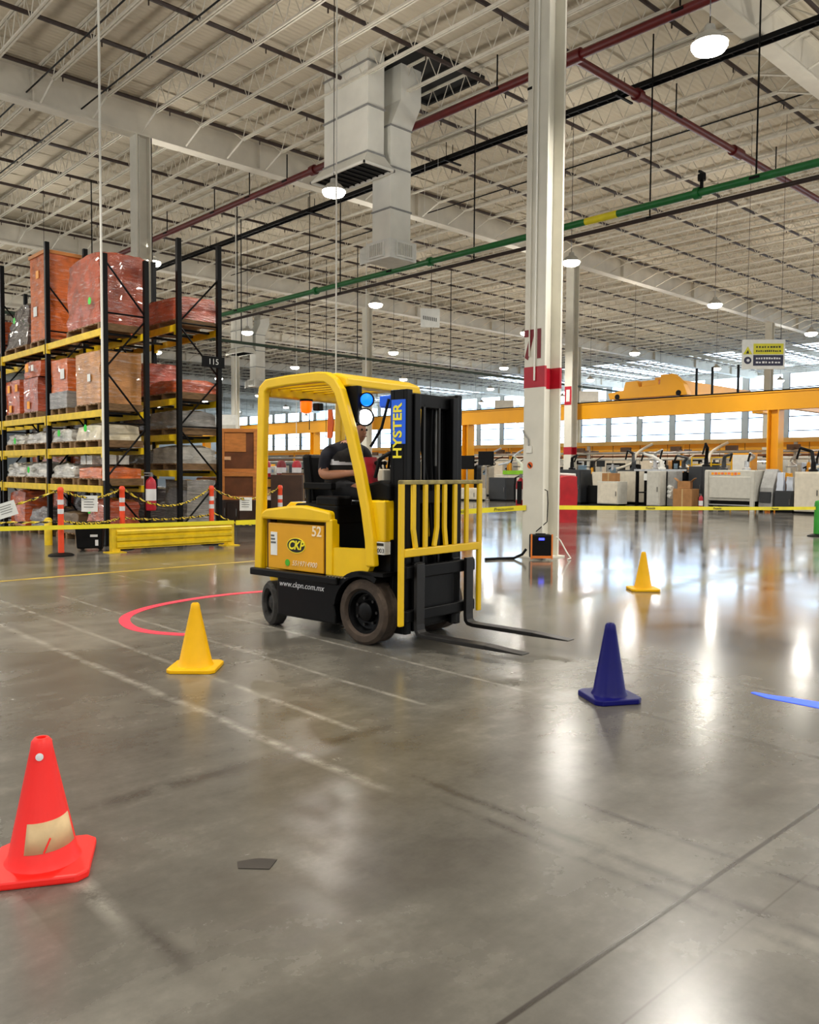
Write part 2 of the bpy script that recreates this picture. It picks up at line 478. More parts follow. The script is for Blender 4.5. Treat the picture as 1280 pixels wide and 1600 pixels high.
# far walls with daylight panels
def pane_mat():
    m = bpy.data.materials.new('daylight_panel'); m.use_nodes = True
    nt = m.node_tree; b = nt.nodes['Principled BSDF']
    b.inputs['Base Color'].default_value = (0.8, 0.84, 0.9, 1); b.inputs['Roughness'].default_value = 0.5
    b.inputs['Emission Color'].default_value = (0.6, 0.79, 1.0, 1); b.inputs['Emission Strength'].default_value = PANE_STRENGTH
    return m
M_pane = pane_mat()
M_paneb = pane_mat(); M_paneb.name = 'blue_tinted_panel'
M_paneb.node_tree.nodes['Principled BSDF'].inputs['Emission Color'].default_value = (.36, .62, 1.0, 1)
M_wall = mat('wall_panel_white', (196, 192, 182), 0.6, 0, 0.05, 0.4)
M_mull = mat('mullion_grey', (90, 90, 92), 0.5, 0.1, 0.08)
def far_wall(name, axis, pos, a0, a1, wname):
    # wall with a row of tall daylight windows between piers
    per, ww = 4.1, 3.45
    n = int((a1 - a0) / per)
    z0, z1 = 4.3, 11.4
    w = MB()
    def bx(b, p0, p1, c0, c1, y0, y1):
        return b.box(p0, p1, c0, c1, y0, y1) if axis == 'x' else b.box(c0, c1, p0, p1, y0, y1)
    if wname is None:
        struct(bx(w, pos, pos + .3, a0, a1, 0, ZD).build(name, M_wall)); return
    bx(w, pos, pos + .3, a0, a1, 0, z0); bx(w, pos, pos + .3, a0, a1, z1, ZD)
    for i in range(n + 1):
        c = a0 + i * per
        bx(w, pos, pos + .3, c - (per - ww) / 2, c + (per - ww) / 2, z0, z1)
    struct(w.build(name, M_wall))
    if wname is None: return
    win = bpy.data.objects.new(wname, None); COL.objects.link(win); struct(win)
    nz_ = 5; hgt = (z1 - z0) / nz_
    pm = bx(MB(), .12, .16, -ww / 2 + .04, ww / 2 - .04, .04, hgt - .04).mesh('pane', M_pane)
    pb = bx(MB(), .12, .16, -ww / 2 + .04, ww / 2 - .04, .04, hgt - .04).mesh('pane', M_paneb)
    f = MB()
    for i in range(n):
        c = a0 + (i + .5) * per
        for k in range(nz_):
            inst('pane', pb if (i * 3 + k) % 7 == 0 else pm, win, (pos, c, z0 + k * hgt) if axis == 'x' else (c, pos, z0 + k * hgt))
            bx(f, pos + .02, pos + .2, c - ww / 2, c + ww / 2, z0 + k * hgt - .05, z0 + k * hgt + .05)
        for dx in (-ww / 2, ww / 2): bx(f, pos + .02, pos + .2, c + dx - .05, c + dx + .05, z0, z1)
    f.build('window_frame', M_mull, win)
far_wall('wall_far', 'x', XF, -10, YF, 'window_1')
far_wall('wall_left', 'y', YF, 4, XF, None)

# rows of translucent skylight panels let into the deck at the far end
win = bpy.data.objects.new('window_2', None); COL.objects.link(win); struct(win)
M_sky = bpy.data.materials.new('skylight_panel'); M_sky.use_nodes = True
_b = M_sky.node_tree.nodes['Principled BSDF']; _b.inputs['Base Color'].default_value = (.8, .84, .9, 1)
_b.inputs['Emission Color'].default_value = (0.72, 0.86, 1.0, 1); _b.inputs['Emission Strength'].default_value = SKYLIGHT_STRENGTH
spm = MB().box(-.5, .5, -1.25, 1.25, -.02, .02).mesh('pane', M_sky)
for x in JX:
    if x < 69: continue
    yy = -3.6
    while yy < 100:
        if min(abs(yy - g_) for g_ in GY) > 1.0:
            inst('pane', spm, win, (x + .7, yy, ZD - .025))
        yy += 3.9

# ------------------------------------------------------------------ lamps
M_lamp = mat('lamp_lens', (255, 250, 235), 0.4, 0, 0, emit=20.0, ecol=(255, 246, 226))
M_house = mat('lamp_housing', (190, 188, 180), 0.5, 0.1, 0.1)
lamp_house = MB().lathe([(0.03, 0.3), (0.07, 0.29), (0.09, 0.2), (0.16, 0.16), (0.25, 0.06), (0.26, 0.03), (0.25, 0.03), (0.2, 0.06)], 20).mesh('housing', M_house, True)
lamp_lens = MB().lathe([(0.25, 0.035), (0.255, 0.0), (0.22, -0.06), (0.12, -0.1), (0.02, -0.11)], 20).mesh('lens', M_lamp, True)
lamp_rod = MB().tube([(0, 0, 0.29), (0, 0, ZD - 7.5)], 0.008, 6).mesh('hanging_cord', M_black)
ld = bpy.data.lights.new('high_bay_light', 'AREA')
ld.shape = 'DISK'; ld.size = 0.5; ld.energy = LAMP_POWER; ld.color = (1.0, 0.95, 0.86); ld.spread = R(170)
lu = bpy.data.lights.new('ceiling_fill_light', 'AREA')      # added upward fill over each lamp, only to brighten the ceiling
lu.shape = 'DISK'; lu.size = 0.5; lu.energy = CEILING_FILL_POWER; lu.color = (1.0, 0.95, 0.86); lu.spread = R(178)
LX = [-6 + 8.72 * k for k in range(0, 11)]
LY = [-11.4 + 8.7 * k for k in range(0, 15)]
named = {
    (2, 2): 'large glowing high bay lamp at the upper right, right of the white column',
    (2, 3): 'high bay lamp hanging just below the hood of the grey duct',
    (2, 4): 'high bay lamp beside the white column above the pallet racks',
    (3, 4): 'high bay lamp hanging below the long green pipe, above the forklift',
    (4, 3): 'high bay lamp on a long cord above the yellow crane trolley, right of the columns',
    (3, 5): 'high bay lamp in front of the distant duct left of the forklift',
    (3, 3): 'high bay lamp half hidden behind the right edge of the numbered column',
    (4, 4): 'high bay lamp just left of the numbered column, above its number',
    (5, 4): 'high bay lamp above the crane trolley, farther and smaller',
    (4, 5): 'high bay lamp right of the far column above the forklift roof',
    (5, 3): 'high bay lamp at the right edge beside the yellow and navy sign',
}
for i, x in enumerate(LX):
    for j, y in enumerate(LY):
        if y > 85 and x < 25: continue
        lab = named.get((i, j), 'small distant high bay lamp hanging from the white ceiling')
        t = thing('high_bay_lamp', lab, 'lamp', (x, y, 7.5), 0, 'high bay lamps in rows under the ceiling')
        inst('housing', lamp_house, t); inst('lens', lamp_lens, t); inst('hanging_cord', lamp_rod, t)
        if x > 58 or y > 60: continue
        lo = bpy.data.objects.new('lamp_light', ld); COL.objects.link(lo); lo.parent = t; lo.location = (0, 0, -0.13)
        lo = bpy.data.objects.new('ceiling_fill', lu); COL.objects.link(lo); lo.parent = t; lo.location = (0, 0, 0.42); lo.rotation_euler = (math.pi, 0, 0)

# ------------------------------------------------------------------ overhead pipes
def pipe(name, label, cat, pts, r, m, hangers=(), n=10, group=None, flanges=()):
    t = thing(name, label, cat, pts[0], 0, group)
    o0 = Vector(pts[0])
    P = [Vector(p) - o0 for p in pts]
    MB().tube(P, r, n).build('pipe_run', m, t, True)
    for h in hangers:
        q = Vector(h) - o0
        MB().tube([q, (q.x, q.y, ZB + 0.1 - o0.z)], 0.02, 6).cbox((q.x, q.y, q.z), (r * 2.5, r * 2.5, 0.05)).build('hanger', M_blackst, t)
    for c, d in flanges:
        q = Vector(c) - o0; d = Vector(d)
        MB().tube([q - d, q + d], r * 1.5, 12).build('coupling', m, t, True)
    return t

ZR = 10.6
pipe('fire_main_pipe', 'long dark red fire main running behind the ducts and white column', 'pipe', [(15.55, 2.0, ZR), (15.55, 42.0, ZR)], 0.1, M_redpipe,
     [(15.55, y, ZR) for y in (3.6, 8.8, 13.6, 18.5, 22.4, 24.6, 26.9, 30.5)], flanges=[((15.55, 11.37, ZR), (0, .22, 0)), ((15.55, 21.0, ZR), (0, .1, 0))])
pipe('fire_branch_pipe', 'dark red pipe branching off toward the right, crossing the green pipe', 'pipe', [(15.55, 11.37, ZR), (46.0, 11.37, ZR)], 0.1, M_redpipe,
     [(x, 11.37, ZR) for x in (20.0, 26.0, 33.0)], flanges=[((18.2, 11.37, ZR), (.1, 0, 0)), ((23.4, 11.37, ZR), (.25, 0, 0))])
t = thing('cable_tray', 'black ladder cable tray running parallel to the red fire main', 'cable tray', (18.43, 1, ZR + .3))
MB().box(-.12, -.09, 0, 42, -.06, .06).build('side_rail', M_blackst, t); MB().box(.09, .12, 0, 42, -.06, .06).build('side_rail', M_blackst, t)
rg = MB()
for k in range(140): rg.box(-.09, .09, k * .3, k * .3 + .04, -.03, 0)
rg.build('rungs', M_blackst, t)
MB().box(-.07, .07, 0, 42, 0, .045).build('cable_bundle', M_black, t)
for y in (5, 11, 17, 24, 31):
    MB().box(-.25, .5, y - .03, y + .03, -.1, -.06).tube([(.14, y, -.06), (.14, y, ZB - ZR - .3)], .012, 6).tube([(-.14, y, -.06), (-.14, y, ZB - ZR - .3)], .012, 6).build('hanger', M_blackst, t)
ZP = 7.5
gp_ = pipe('green_pipe', 'bright green glossy pipe crossing the hall under the ceiling', 'pipe', [(17.15, -3.0, ZP), (17.15, 52, ZP)], 0.085, M_green,
     [(17.15, y, ZP) for y in (7.9, 13.4, 19.2, 28)], flanges=[((17.15, y, ZP), (0, .06, 0)) for y in (9.2, 12.9, 17.5, 23)])
MB().tube([(0, 14.2, 0), (0, 15.1, 0)], .088, 10).build('yellow_marker', M_tape, gp_, True)
for y in (12.1, 21.4):
    MB().tube([(0, y, 0), (0, y, .25)], .04, 8).tube([(0, y, .25), (0, y, .38)], .09, 8).cbox((0, y, .42), (.26, .04, .05)).build('valve', M_blackst, gp_, True)
pipe('brown_pipe', 'thin dark brown pipe slung just below the bright green pipe', 'pipe', [(17.4, -3.0, ZP - .2), (17.4, 52, ZP - .2)], 0.05, M_brown, [(17.4, y, ZP - .2) for y in (5, 10.5, 16, 22)])
pipe('dark_green_pipe', 'thin dark green pipe running above the forklift roof past the white column', 'pipe', [(9.0, 29.0, 6.5), (46.0, 29.3, 6.5)], 0.06, M_dkgreen, [(x, 29.1, 6.5) for x in (12, 18, 24, 30, 38)])
# sprinkler branch lines
spr = MB().tube([(0, 0, 0), (88, 0, 0)], 0.052, 6)
for k in range(29): spr.tube([(1.5 + k * 3, 0, 0), (1.5 + k * 3, 0, -.16)], .018, 5)
sme = spr.mesh('sprinkler_line', M_brown, True)
ORD = ['first', 'second', 'third', 'fourth', 'fifth', 'sixth', 'seventh', 'eighth', 'ninth', 'tenth', 'eleventh', 'twelfth', 'thirteenth', 'fourteenth', 'fifteenth', 'sixteenth', 'seventeenth', 'eighteenth', 'nineteenth', 'twentieth']
ORD += ['twenty-' + w for w in ORD[:9]] + ['thirtieth'] + ['thirty-' + w for w in ORD[:9]] + ['fortieth'] + ['forty-' + w for w in ORD[:9]] + ['fiftieth'] + ['fifty-' + w for w in ORD[:9]]
k = 0
y = 0.3
while y < 95:
    if min(abs(y - g) for g in GY) > 0.3:
        o = inst('sprinkler_line', sme, None, (-5, y, 11.62))
        tag(o, 'thin brown sprinkler line through the roof joists, %s from the nearest' % ORD[k], 'pipe', 'sprinkler lines threaded through the joists'); k += 1
    y += 2.45
# dark conduits below the joists
for x, y0, y1, lab in ((7.9, 9.0, 37.5, 'thin black conduit under the joists, leftmost above the racks'), (9.35, 9.0, 37.5, 'thin black conduit under the joists, between the racks and the duct'), (22.6, 6.0, 37.5, 'thin black conduit under the joists, right of the tall white column')):
    o = MB().tube([(x, y0, ZB - .05), (x, y1, ZB - .05)], .022, 6).build('conduit', M_blackst); tag(o, lab, 'conduit')
# vertical drops
o = MB().tube([(6.29, 14.85, 1.2), (6.29, 14.85, ZB)], .022, 8).build('conduit_drop', M_galv); tag(o, 'grey vertical conduit dropping from the ceiling onto the rack corner post', 'conduit')
o = MB().tube([(10.9, 13.92, 1.0), (10.9, 13.92, ZB)], .016, 8).build('hanging_cable', M_galv); tag(o, 'pale vertical cable hanging in front of the duct and behind the forklift', 'cable')
for i, (x, y, z0) in enumerate(((19.3, 26.3, 3), (24.0, 28.5, 3), (26.0, 34.0, 3), (27.0, 38.0, 2.5), (30.0, 30.5, 4), (18.0, 29.5, 3))):
    o = MB().tube([(x, y, z0), (x, y, ZD)], .016 + .006 * (i % 2), 6).build('hanging_cable', M_galv if i % 2 else M_blackst)
    tag(o, 'thin vertical cable hanging from the ceiling beyond the forklift, %s of six' % ORD[i], 'cable', 'cables hanging behind the forklift')

# ------------------------------------------------------------------ air ducts
def duct_pair(loc, labels, rz=0):
    t = thing('return_air_duct', labels[0], 'duct', loc, rz)
    # box duct in three flanged sections
    for z0, z1 in ((9.47, 10.62), (10.62, 11.72), (11.72, ZD)):
        MB().box(0, .55, 0, 1.8, z0 + .015, z1 - .015).build('duct_section', M_galv, t, bevel=.01)
    for z in (9.47, 10.62, 11.72):
        MB().box(-.03, .58, -.03, 1.83, z - .02, z + .02).build('joint_flange', M_mgrey, t)
    h = MB()
    a = [(0, 0, 9.47), (.55, 0, 9.47), (.55, 1.8, 9.47), (0, 1.8, 9.47)]
    b = [(-.28, -.2, 9.12), (.72, -.2, 9.12), (.72, 2.0, 9.12), (-.28, 2.0, 9.12)]
    h.add(a + b, [(0, 1, 5, 4), (1, 2, 6, 5), (2, 3, 7, 6), (3, 0, 4, 7)])
    h.box(-.3, -.26, -.22, 2.02, 9.06, 9.12).box(.7, .74, -.22, 2.02, 9.06, 9.12).box(-.3, .74, -.22, -.18, 9.06, 9.12).box(-.3, .74, 1.98, 2.02, 9.06, 9.12)
    ho = h.build('hood', M_galv, t)
    MB().box(-.25, .69, -.17, 1.97, 9.12, 9.15).build('filter_grille', M_dark, ho)
    for k in range(9):
        MB().box(-.25, .69, -.1 + k * .24, -.08 + k * .24, 9.08, 9.12).build('louvre', M_blackst, ho)
    t2 = thing('supply_air_duct', labels[1], 'duct', (loc[0] + .8, loc[1] + .02, loc[2]), rz)
    for z0, z1 in ((7.45, 8.25), (8.25, 9.3), (9.3, 10.35)):
        MB().box(0, .72, 0, .72, z0 + .012, z1 - .012).build('duct_section', M_galv, t2, bevel=.01)
    for z in (8.25, 9.3, 10.35):
        MB().box(-.025, .745, -.025, .745, z - .02, z + .02).build('joint_flange', M_mgrey, t2)
    off = MB()
    c = [(0, 0, 10.35), (.72, 0, 10.35), (.72, .72, 10.35), (0, .72, 10.35)]
    d = [(.35, 0, 11.1), (1.07, 0, 11.1), (1.07, .72, 11.1), (.35, .72, 11.1)]
    e = [(p[0], p[1], ZD) for p in d]
    off.add(c + d + e, [(0, 1, 5, 4), (1, 2, 6, 5), (2, 3, 7, 6), (3, 0, 4, 7), (4, 5, 9, 8), (5, 6, 10, 9), (6, 7, 11, 10), (7, 4, 8, 11)])
    off.build('offset_section', M_galv, t2)
    p = MB().box(-.1, .85, -.1, .85, 6.95, 7.45).build('diffuser_box', M_white, t2, bevel=.01)
    for (x0, x1, y0, y1) in ((-.15, -.1, .1, .7), (.1, .7, -.15, -.1)):
        MB().box(x0, x1, y0, y1, 7.0, 7.4).build('grille_frame', M_white, p, bevel=.006)
        for k in range(7):
            if x1 < 0: MB().box(x0 - .015, x0, y0 + .05 + k * .075, y0 + .085 + k * .075, 7.05, 7.35).build('vane', M_lgrey, p)
            else: MB().box(x0 + .05 + k * .075, x0 + .085 + k * .075, y0 - .015, y0, 7.05, 7.35).build('vane', M_lgrey, p)
    MB().add([(-.1, .85, 7.4), (-.24, .9, 7.3), (-.25, .9, 6.88), (-.1, .85, 6.95), (-.1, .9, 7.4), (-.24, .95, 7.3), (-.25, .95, 6.88), (-.1, .9, 6.95)],
             [(0, 1, 2, 3), (4, 7, 6, 5), (0, 4, 5, 1), (1, 5, 6, 2), (2, 6, 7, 3), (3, 7, 4, 0)]).build('deflector', M_white, p)
    return t, t2
duct_pair((13.8, 16.36, 0), ('large grey rectangular duct with a flared hood, left of the pair', 'tall narrower grey duct ending in a white louvred diffuser box'))
duct_pair((29.5, 47.2, 0), ('distant grey duct with flared hood seen above the rack end frame', 'distant narrow duct with white diffuser seen left of the forklift roof'))
t = thing('roof_opening', 'dark roof opening framed around the ducts below the deck', 'roof opening', (14.5, 15.4, 11.93))
MB().box(0, 2.6, 0, .08, 0, .12).box(0, 2.6, 2.12, 2.2, 0, .12).box(0, .08, .08, 2.12, 0, .12).box(2.52, 2.6, .08, 2.12, 0, .12).build('curb', M_dark, t)
MB().box(.08, 2.52, .08, 2.12, .09, .118).build('void_panel', M_dark, t)  # flat dark sheet below the deck fills the frame

# ------------------------------------------------------------------ columns
def h_column(name, label, x, y, top, parts=True):
    t = thing(name, label, 'column', (x, y, 0), 0)
    for x0 in (-.225, .18):
        MB().box(x0, x0 + .045, -.21, .21, 0, top).build('flange', M_colm, t, bevel=.004)
    MB().box(-.18, .18, -.018, .018, 0, top).build('web', M_colm, t)
    MB().box(-.3, .3, -.28, .28, 0, .025).build('base_plate', M_colm, t)
    return t
A = h_column('building_column', 'tall white steel column with red band and number right of the forklift', 11.06, 8.6, ZG)
def band(t, z0, z1, m=M_red, name='painted_band'):
    b = MB()
    for x0 in (-.228, .177): b.box(x0, x0 + .051, -.213, .213, z0, z1)
    b.box(-.177, .177, -.021, .021, z0, z1)
    return b.build(name, m, t)
band(A, 2.79, 3.13)
lettering('71', .62, M_darkred, A, (-.231, 0.01, 3.47), (0, -1, 0), (0, 0, 1), 'column_number', sx=.66, bold=.028)
MB().tube([(-.25, -.02, 2.9), (-.25, -.02, ZG)], .016, 8).build('conduit', M_galv, A, True)
MB().tube([(-.25, .09, 3.3), (-.25, .09, ZG)], .012, 8).build('conduit', M_colm, A, True)
MB().tube([(-.15, -.09, 1.23), (-.15, -.09, ZG)], .014, 8).build('conduit', M_galv, A, True)
MB().tube([(.25, -.17, 1.0), (.25, -.17, ZG)], .018, 8).build('riser_pipe', M_darkred, A, True)
bx = MB().cbox((-.15, -.09, 1.18), (.09, .07, .12)).build('socket_box', M_mgrey, A, bevel=.006)
MB().cbox((-.15, -.127, 1.18), (.05, .008, .07)).build('socket_plate', M_blackst, bx)
MB().tube([(-.12, -.12, 1.14), (-.04, -.16, 1.1), (-.05, -.18, .9), (-.14, -.24, .6), (-.3, -.14, .44)], .009, 6).build('power_cord', M_black, A, True)
MB().box(-.25, -.228, .02, .13, 1.72, 1.84).build('junction_box', M_galv, A, bevel=.006)
MB().tube([(-.245, .08, 1.84), (-.245, .09, 1.95), (-.25, .17, 2.03), (-.25, .2, 2.1)], .012, 8).build('flexible_conduit', M_mgrey, A, True)
st = MB().tube([(-.226, .06, 1.52), (-.232, .06, 1.52)], .055, 20).build('round_sticker', mat('sticker_orange', (222, 96, 20), .5, 0, .05), A)
MB().box(-.2345, -.232, .02, .10, 1.505, 1.535, Matrix.Translation((0, .06, 1.52)) @ Matrix.Rotation(R(45), 4, 'X') @ Matrix.Translation((0, -.06, -1.52))).build('sticker_bar', M_blackink, st)
MB().box(-.235, .232, .1, .215, 7.6, 7.64).build('black_strap', M_black, A)
Cc = h_column('building_column', 'slimmer white column behind the numbered one, with narrow red band', 32.1, 23.3, ZG)
band(Cc, 2.25, 2.6)
ho = MB().box(-.24, -.226, -.19, .19, 4.55, 5.4).build('red_sign_plate', M_red, Cc)
MB().box(-.245, -.24, -.1, .1, 4.7, 5.25).build('sign_face', M_white, ho)
Bc = h_column('building_column', 'white column rising behind the pallet racks at left', 11.06, 23.3, ZG)
MB().tube([(.25, -.17, 1.0), (.25, -.17, ZG)], .02, 8).build('conduit', M_blackst, Bc, True)
MB().tube([(-.1, -.1, 1.0), (-.1, -.1, ZG)], .02, 8).build('conduit', M_galv, Bc, True)
Dc = h_column('building_column', 'far white column seen through the forklift cage', 32.1, 38.0, ZG)
for x, y, lab in ((53.1, 23.3, 'distant white column below the yellow and navy sign'), (53.1, 38.0, 'distant white column behind the crane, left of centre'), (32.1, 52.7, 'distant white column left of the forklift'), (11.06, 38.0, 'distant white column hidden deep behind the racks')):
    h_column('building_column', lab, x, y, ZG)

# ------------------------------------------------------------------ pallet racks
def rack_row(label, x0, x1, y0, bays, bay, levels, height, s0=0, h_inner=6.05):
    t = thing('pallet_rack', label, 'rack', (x0, y0, 0))
    d = x1 - x0
    w = .09
    h_end = height
    for b in range(bays + 1):
        y = b * bay
        height = h_end if b == 0 else h_inner
        for xx in (0, d - w):
            up_ = MB().box(xx, xx + w, y - .045, y + .045, 0, height).build('upright', M_rackblk, t, bevel=.006)
            MB().box(xx - .03, xx + w + .03, y - .075, y + .075, 0, .012).build('foot_plate', M_rackblk, up_)
        # bracing of the frame
        zz = .25; s = s0
        MB().tube([(w / 2, y, zz), (d - w / 2, y, zz)], .018, 6).build('strut', M_rackblk, t)
        while zz + .95 < height:
            a, c = (w / 2, d - w / 2) if s == 0 else (d - w / 2, w / 2)
            MB().tube([(a, y, zz), (c, y, zz + .95)], .018, 6).build('brace', M_rackblk, t)
            zz += 1.0; s ^= 1
            if s == s0: MB().tube([(w / 2, y, zz), (d - w / 2, y, zz)], .018, 6).build('strut', M_rackblk, t)
    for lv in levels:
        for b in range(bays):
            for xx in (.0, d - .05):
                bm_ = MB().box(xx, xx + .05, b * bay + .045, (b + 1) * bay - .045, lv - .13, lv).build('beam', M_rackyel, t, bevel=.006)
                for ye, s in ((b * bay + .045, 1), ((b + 1) * bay - .045, -1)):
                    MB().box(xx - .012, xx + .06, min(ye, ye + s * .05), max(ye, ye + s * .05), lv - .2, lv).build('end_plate', M_rackyel, bm_)
            for k in range(4):
                yy = b * bay + .4 + k * (bay - .8) / 3
                MB().box(.05, d - .05, yy - .04, yy + .04, lv - .06, lv - .02).build('cross_bar', M_rackblk, t)
    return t
RY = 14.9
R1 = rack_row('black and yellow pallet rack loaded with orange wrapped crates', 6.32, 7.2, RY, 3, 2.82, (1.1, 1.82, 2.5, 3.97), 5.3, 1)
R2 = rack_row('taller black pallet rack row behind, standing right of the first', 7.78, 8.74, RY, 3, 2.82, (1.4, 2.1, 2.8, 4.22), 5.85)
lettering('115', .16, M_white, R2, (.75, -.08, 3.55), (1, 0, 0), (0, 0, 1), 'aisle_number')
MB().box(.5, 1.0, -.075, -.06, 3.44, 3.66).build('aisle_plate', M_black, R2)

def wrap_mat(name, rgb, rough=.2, bump=1.0):
    m = mat(name, rgb, rough, 0, .25, 3.0, coat=.6, spec=.6)
    nt = m.node_tree; b = nt.nodes['Principled BSDF']
    tc = node(nt, 'ShaderNodeTexCoord'); mp = node(nt, 'ShaderNodeMapping')
    mp.inputs['Rotation'].default_value = (R(28), R(-20), 0); mp.inputs['Scale'].default_value = (1.2, 1.2, 7.0)
    nt.links.new(tc.outputs['Object'], mp.inputs[0])
    n2 = node(nt, 'ShaderNodeTexNoise'); n2.inputs['Scale'].default_value = 2.6; n2.inputs['Detail'].default_value = 6; n2.inputs['Roughness'].default_value = .65
    nt.links.new(mp.outputs[0], n2.inputs['Vector'])
    st = math_n(nt, 'MULTIPLY', math_n(nt, 'SUBTRACT', n2.outputs['Fac'], .55), 5.0, True)   # pale film folds and their sheen, painted into the base colour
    src = b.inputs['Base Color'].links[0].from_socket
    mx = node(nt, 'ShaderNodeMix', data_type='RGBA')
    nt.links.new(math_n(nt, 'MULTIPLY', st, .5), mx.inputs[0]); nt.links.new(src, mx.inputs[6]); mx.inputs[7].default_value = lin((236, 226, 214)) + (1,)
    nt.links.new(mx.outputs[2], b.inputs['Base Color'])
    bp = node(nt, 'ShaderNodeBump'); bp.inputs['Strength'].default_value = bump; bp.inputs['Distance'].default_value = .05
    nt.links.new(n2.outputs['Fac'], bp.inputs['Height']); nt.links.new(bp.outputs[0], b.inputs['Normal'])
    return m
W_red = wrap_mat('wrap_terracotta', (186, 82, 50))
W_or = wrap_mat('wrap_orange', (228, 112, 40))
W_or2 = wrap_mat('wrap_deep_orange', (204, 88, 34))
W_tan = wrap_mat('wrap_tan', (206, 140, 72))
W_blk = wrap_mat('wrap_smoke', (84, 72, 68))
W_wht = wrap_mat('wrap_clear_white', (206, 202, 192))
W_gry = wrap_mat('wrap_grey', (150, 146, 140))

def pallet(t, x0, x1, y0, y1, h=.13):
    p = MB()
    nb = 6
    for k in range(nb):
        yy = y0 + (y1 - y0) * k / nb
        p.box(x0, x1, yy, yy + (y1 - y0) / nb * .75, h - .022, h)
    for k in range(3):
        yy = y0 + (y1 - y0 - .09) * k / 2
        p.box(x0, x1, yy, yy + .09, .022, h - .022).box(x0, x1, yy, yy + .09, 0, .022)
    return p.build('pallet', M_wood, t)

def load(label, x0, x1, y0, y1, z, h, m, amp=.025, taper=0.0, rnd=0.0, stick=None, group=None, cat='pallet load', name='wrapped_pallet', freq=4, bands=True, lid=None, labels=()):
    cx, cy = (x0 + x1) / 2, (y0 + y1) / 2
    t = thing(name, label, cat, (cx, cy, z + .004), 0, group)
    a, b = (x1 - x0) / 2, (y1 - y0) / 2
    pallet(t, -a, a, -b, b)
    mb = lumpy_box(MB(), -a + .02, a - .02, -b + .02, b - .02, .13, h, amp, freq, 8, taper, seed=cx * 3 + cy, rnd=rnd)
    body = mb.build('load', m, t, True)
    if lid:
        MB().box(-a - .01, a + .01, -b - .01, b + .01, h - .02, h + .05).build('lid', lid, t)
    xf = -a + .02 - amp * 1.3
    for (ly, lz, s, mm) in labels:
        MB().box(xf - .004, xf, ly - s / 2, ly + s / 2, lz - s / 2, lz + s / 2).build('sticker', mm, t)
    if stick:
        ly, lz = stick
        MB().tube([(xf - .006, ly, lz), (xf, ly, lz)], .07, 12).build('sticker', M_green_st, t)
    return t
G1 = 'pallet loads on the racks'
# top level of the front row
load('big terracotta shrink-wrapped load at the rack corner, top level, with green sticker', 6.36, 7.3, 15.12, 16.7, 3.97, 1.52, W_red, .045, .02, .08, (-.45, .55), G1, freq=5)
load('tall narrow orange crate with pale lid on the top rack level', 6.36, 7.1, 17.78, 18.75, 3.97, 1.9, W_or, .012, 0, 0, None, G1, lid=M_ply, labels=((0, 1.5, .16, M_orange_st), (.15, .75, .2, M_paper)), name='wrapped_crate')
load('smoky black wrapped heap with green sticker at the left end of the top level', 6.36, 7.1, 18.95, 20.4, 3.97, 1.12, W_blk, .05, .35, .1, (-.1, .7), G1, freq=6)
load('orange load at the left picture edge on the top level', 6.4, 7.1, 20.75, 22.0, 3.97, .9, W_or2, .03, .1, .05, None, G1)
# second level
load('large tan-orange wrapped crate behind the corner post on the middle level', 6.36, 7.2, 15.15, 16.32, 2.5, 1.1, W_tan, .014, 0, 0, None, G1, labels=((-.1, .62, .14, M_paper),), name='wrapped_crate')
t = load('orange crate with grey lower half on the middle level', 6.36, 7.1, 16.7, 17.6, 2.5, 1.1, W_or, .014, 0, 0, None, G1, name='wrapped_crate', labels=((-.2, .8, .2, M_paper),))
lumpy_box(MB(), -.38, .38, -.455, .455, .12, .45, .006, 4, 4).build('grey_band', W_gry, t, True)
load('orange box with a smaller bundle on it, middle level, left bay', 6.36, 7.0, 18.35, 19.25, 2.5, .85, W_red, .014, 0, 0, None, G1, name='wrapped_crate', labels=((.1, .28, .16, M_orange_st),))
o = lumpy_box(MB(), -.32, .32, -.5, .5, 0, .38, .03, 5, 7, .05, 3.0, .15).build('wrapped_bundle', W_or2, None, True, loc=(6.7, 18.7, 3.37)); tag(o, 'small orange wrapped bundle lying on top of an orange box in the rack', 'bundle')
for q, (ly, s) in enumerate(((.18, .17), (-.15, .13))):
    MB().box(-.375, -.365, ly - s / 2, ly + s / 2, .12, .12 + s).build('sticker', M_orange_st if q == 0 else M_paper, o)
load('orange and brown crate at the left picture edge on the middle level', 6.36, 7.0, 19.5, 20.42, 2.5, .88, W_or2, .016, 0, 0, None, G1, name='wrapped_crate', labels=((-.3, .7, .16, M_orange_st), (.2, .7, .16, M_orange_st), (.1, .25, .16, M_orange_st)))
# third level: white wrapped flat loads
load('cream wrapped load with green sticker on third level beside the corner post', 6.36, 7.2, 15.15, 16.4, 1.82, .46, mat('wrap_cream', (206, 194, 166), .3, 0, .2, 4, bump=.6, bscale=9, coat=.4), .03, .1, .2, (.0, .36), G1)
load('low white wrapped load with green sticker on third level, middle', 6.36, 7.1, 16.55, 17.6, 1.82, .4, W_wht, .04, .1, .2, (.0, .3), G1, freq=6)
load('long low white wrapped load on third level, left bay', 6.36, 7.1, 17.85, 19.2, 1.82, .38, W_wht, .05, .1, .2, None, G1, freq=6)
load('white wrapped load with green sticker at the left end of the third level', 6.36, 7.1, 19.3, 20.42, 1.82, .36, W_wht, .05, .1, .2, (-.2, .2), G1, freq=6)
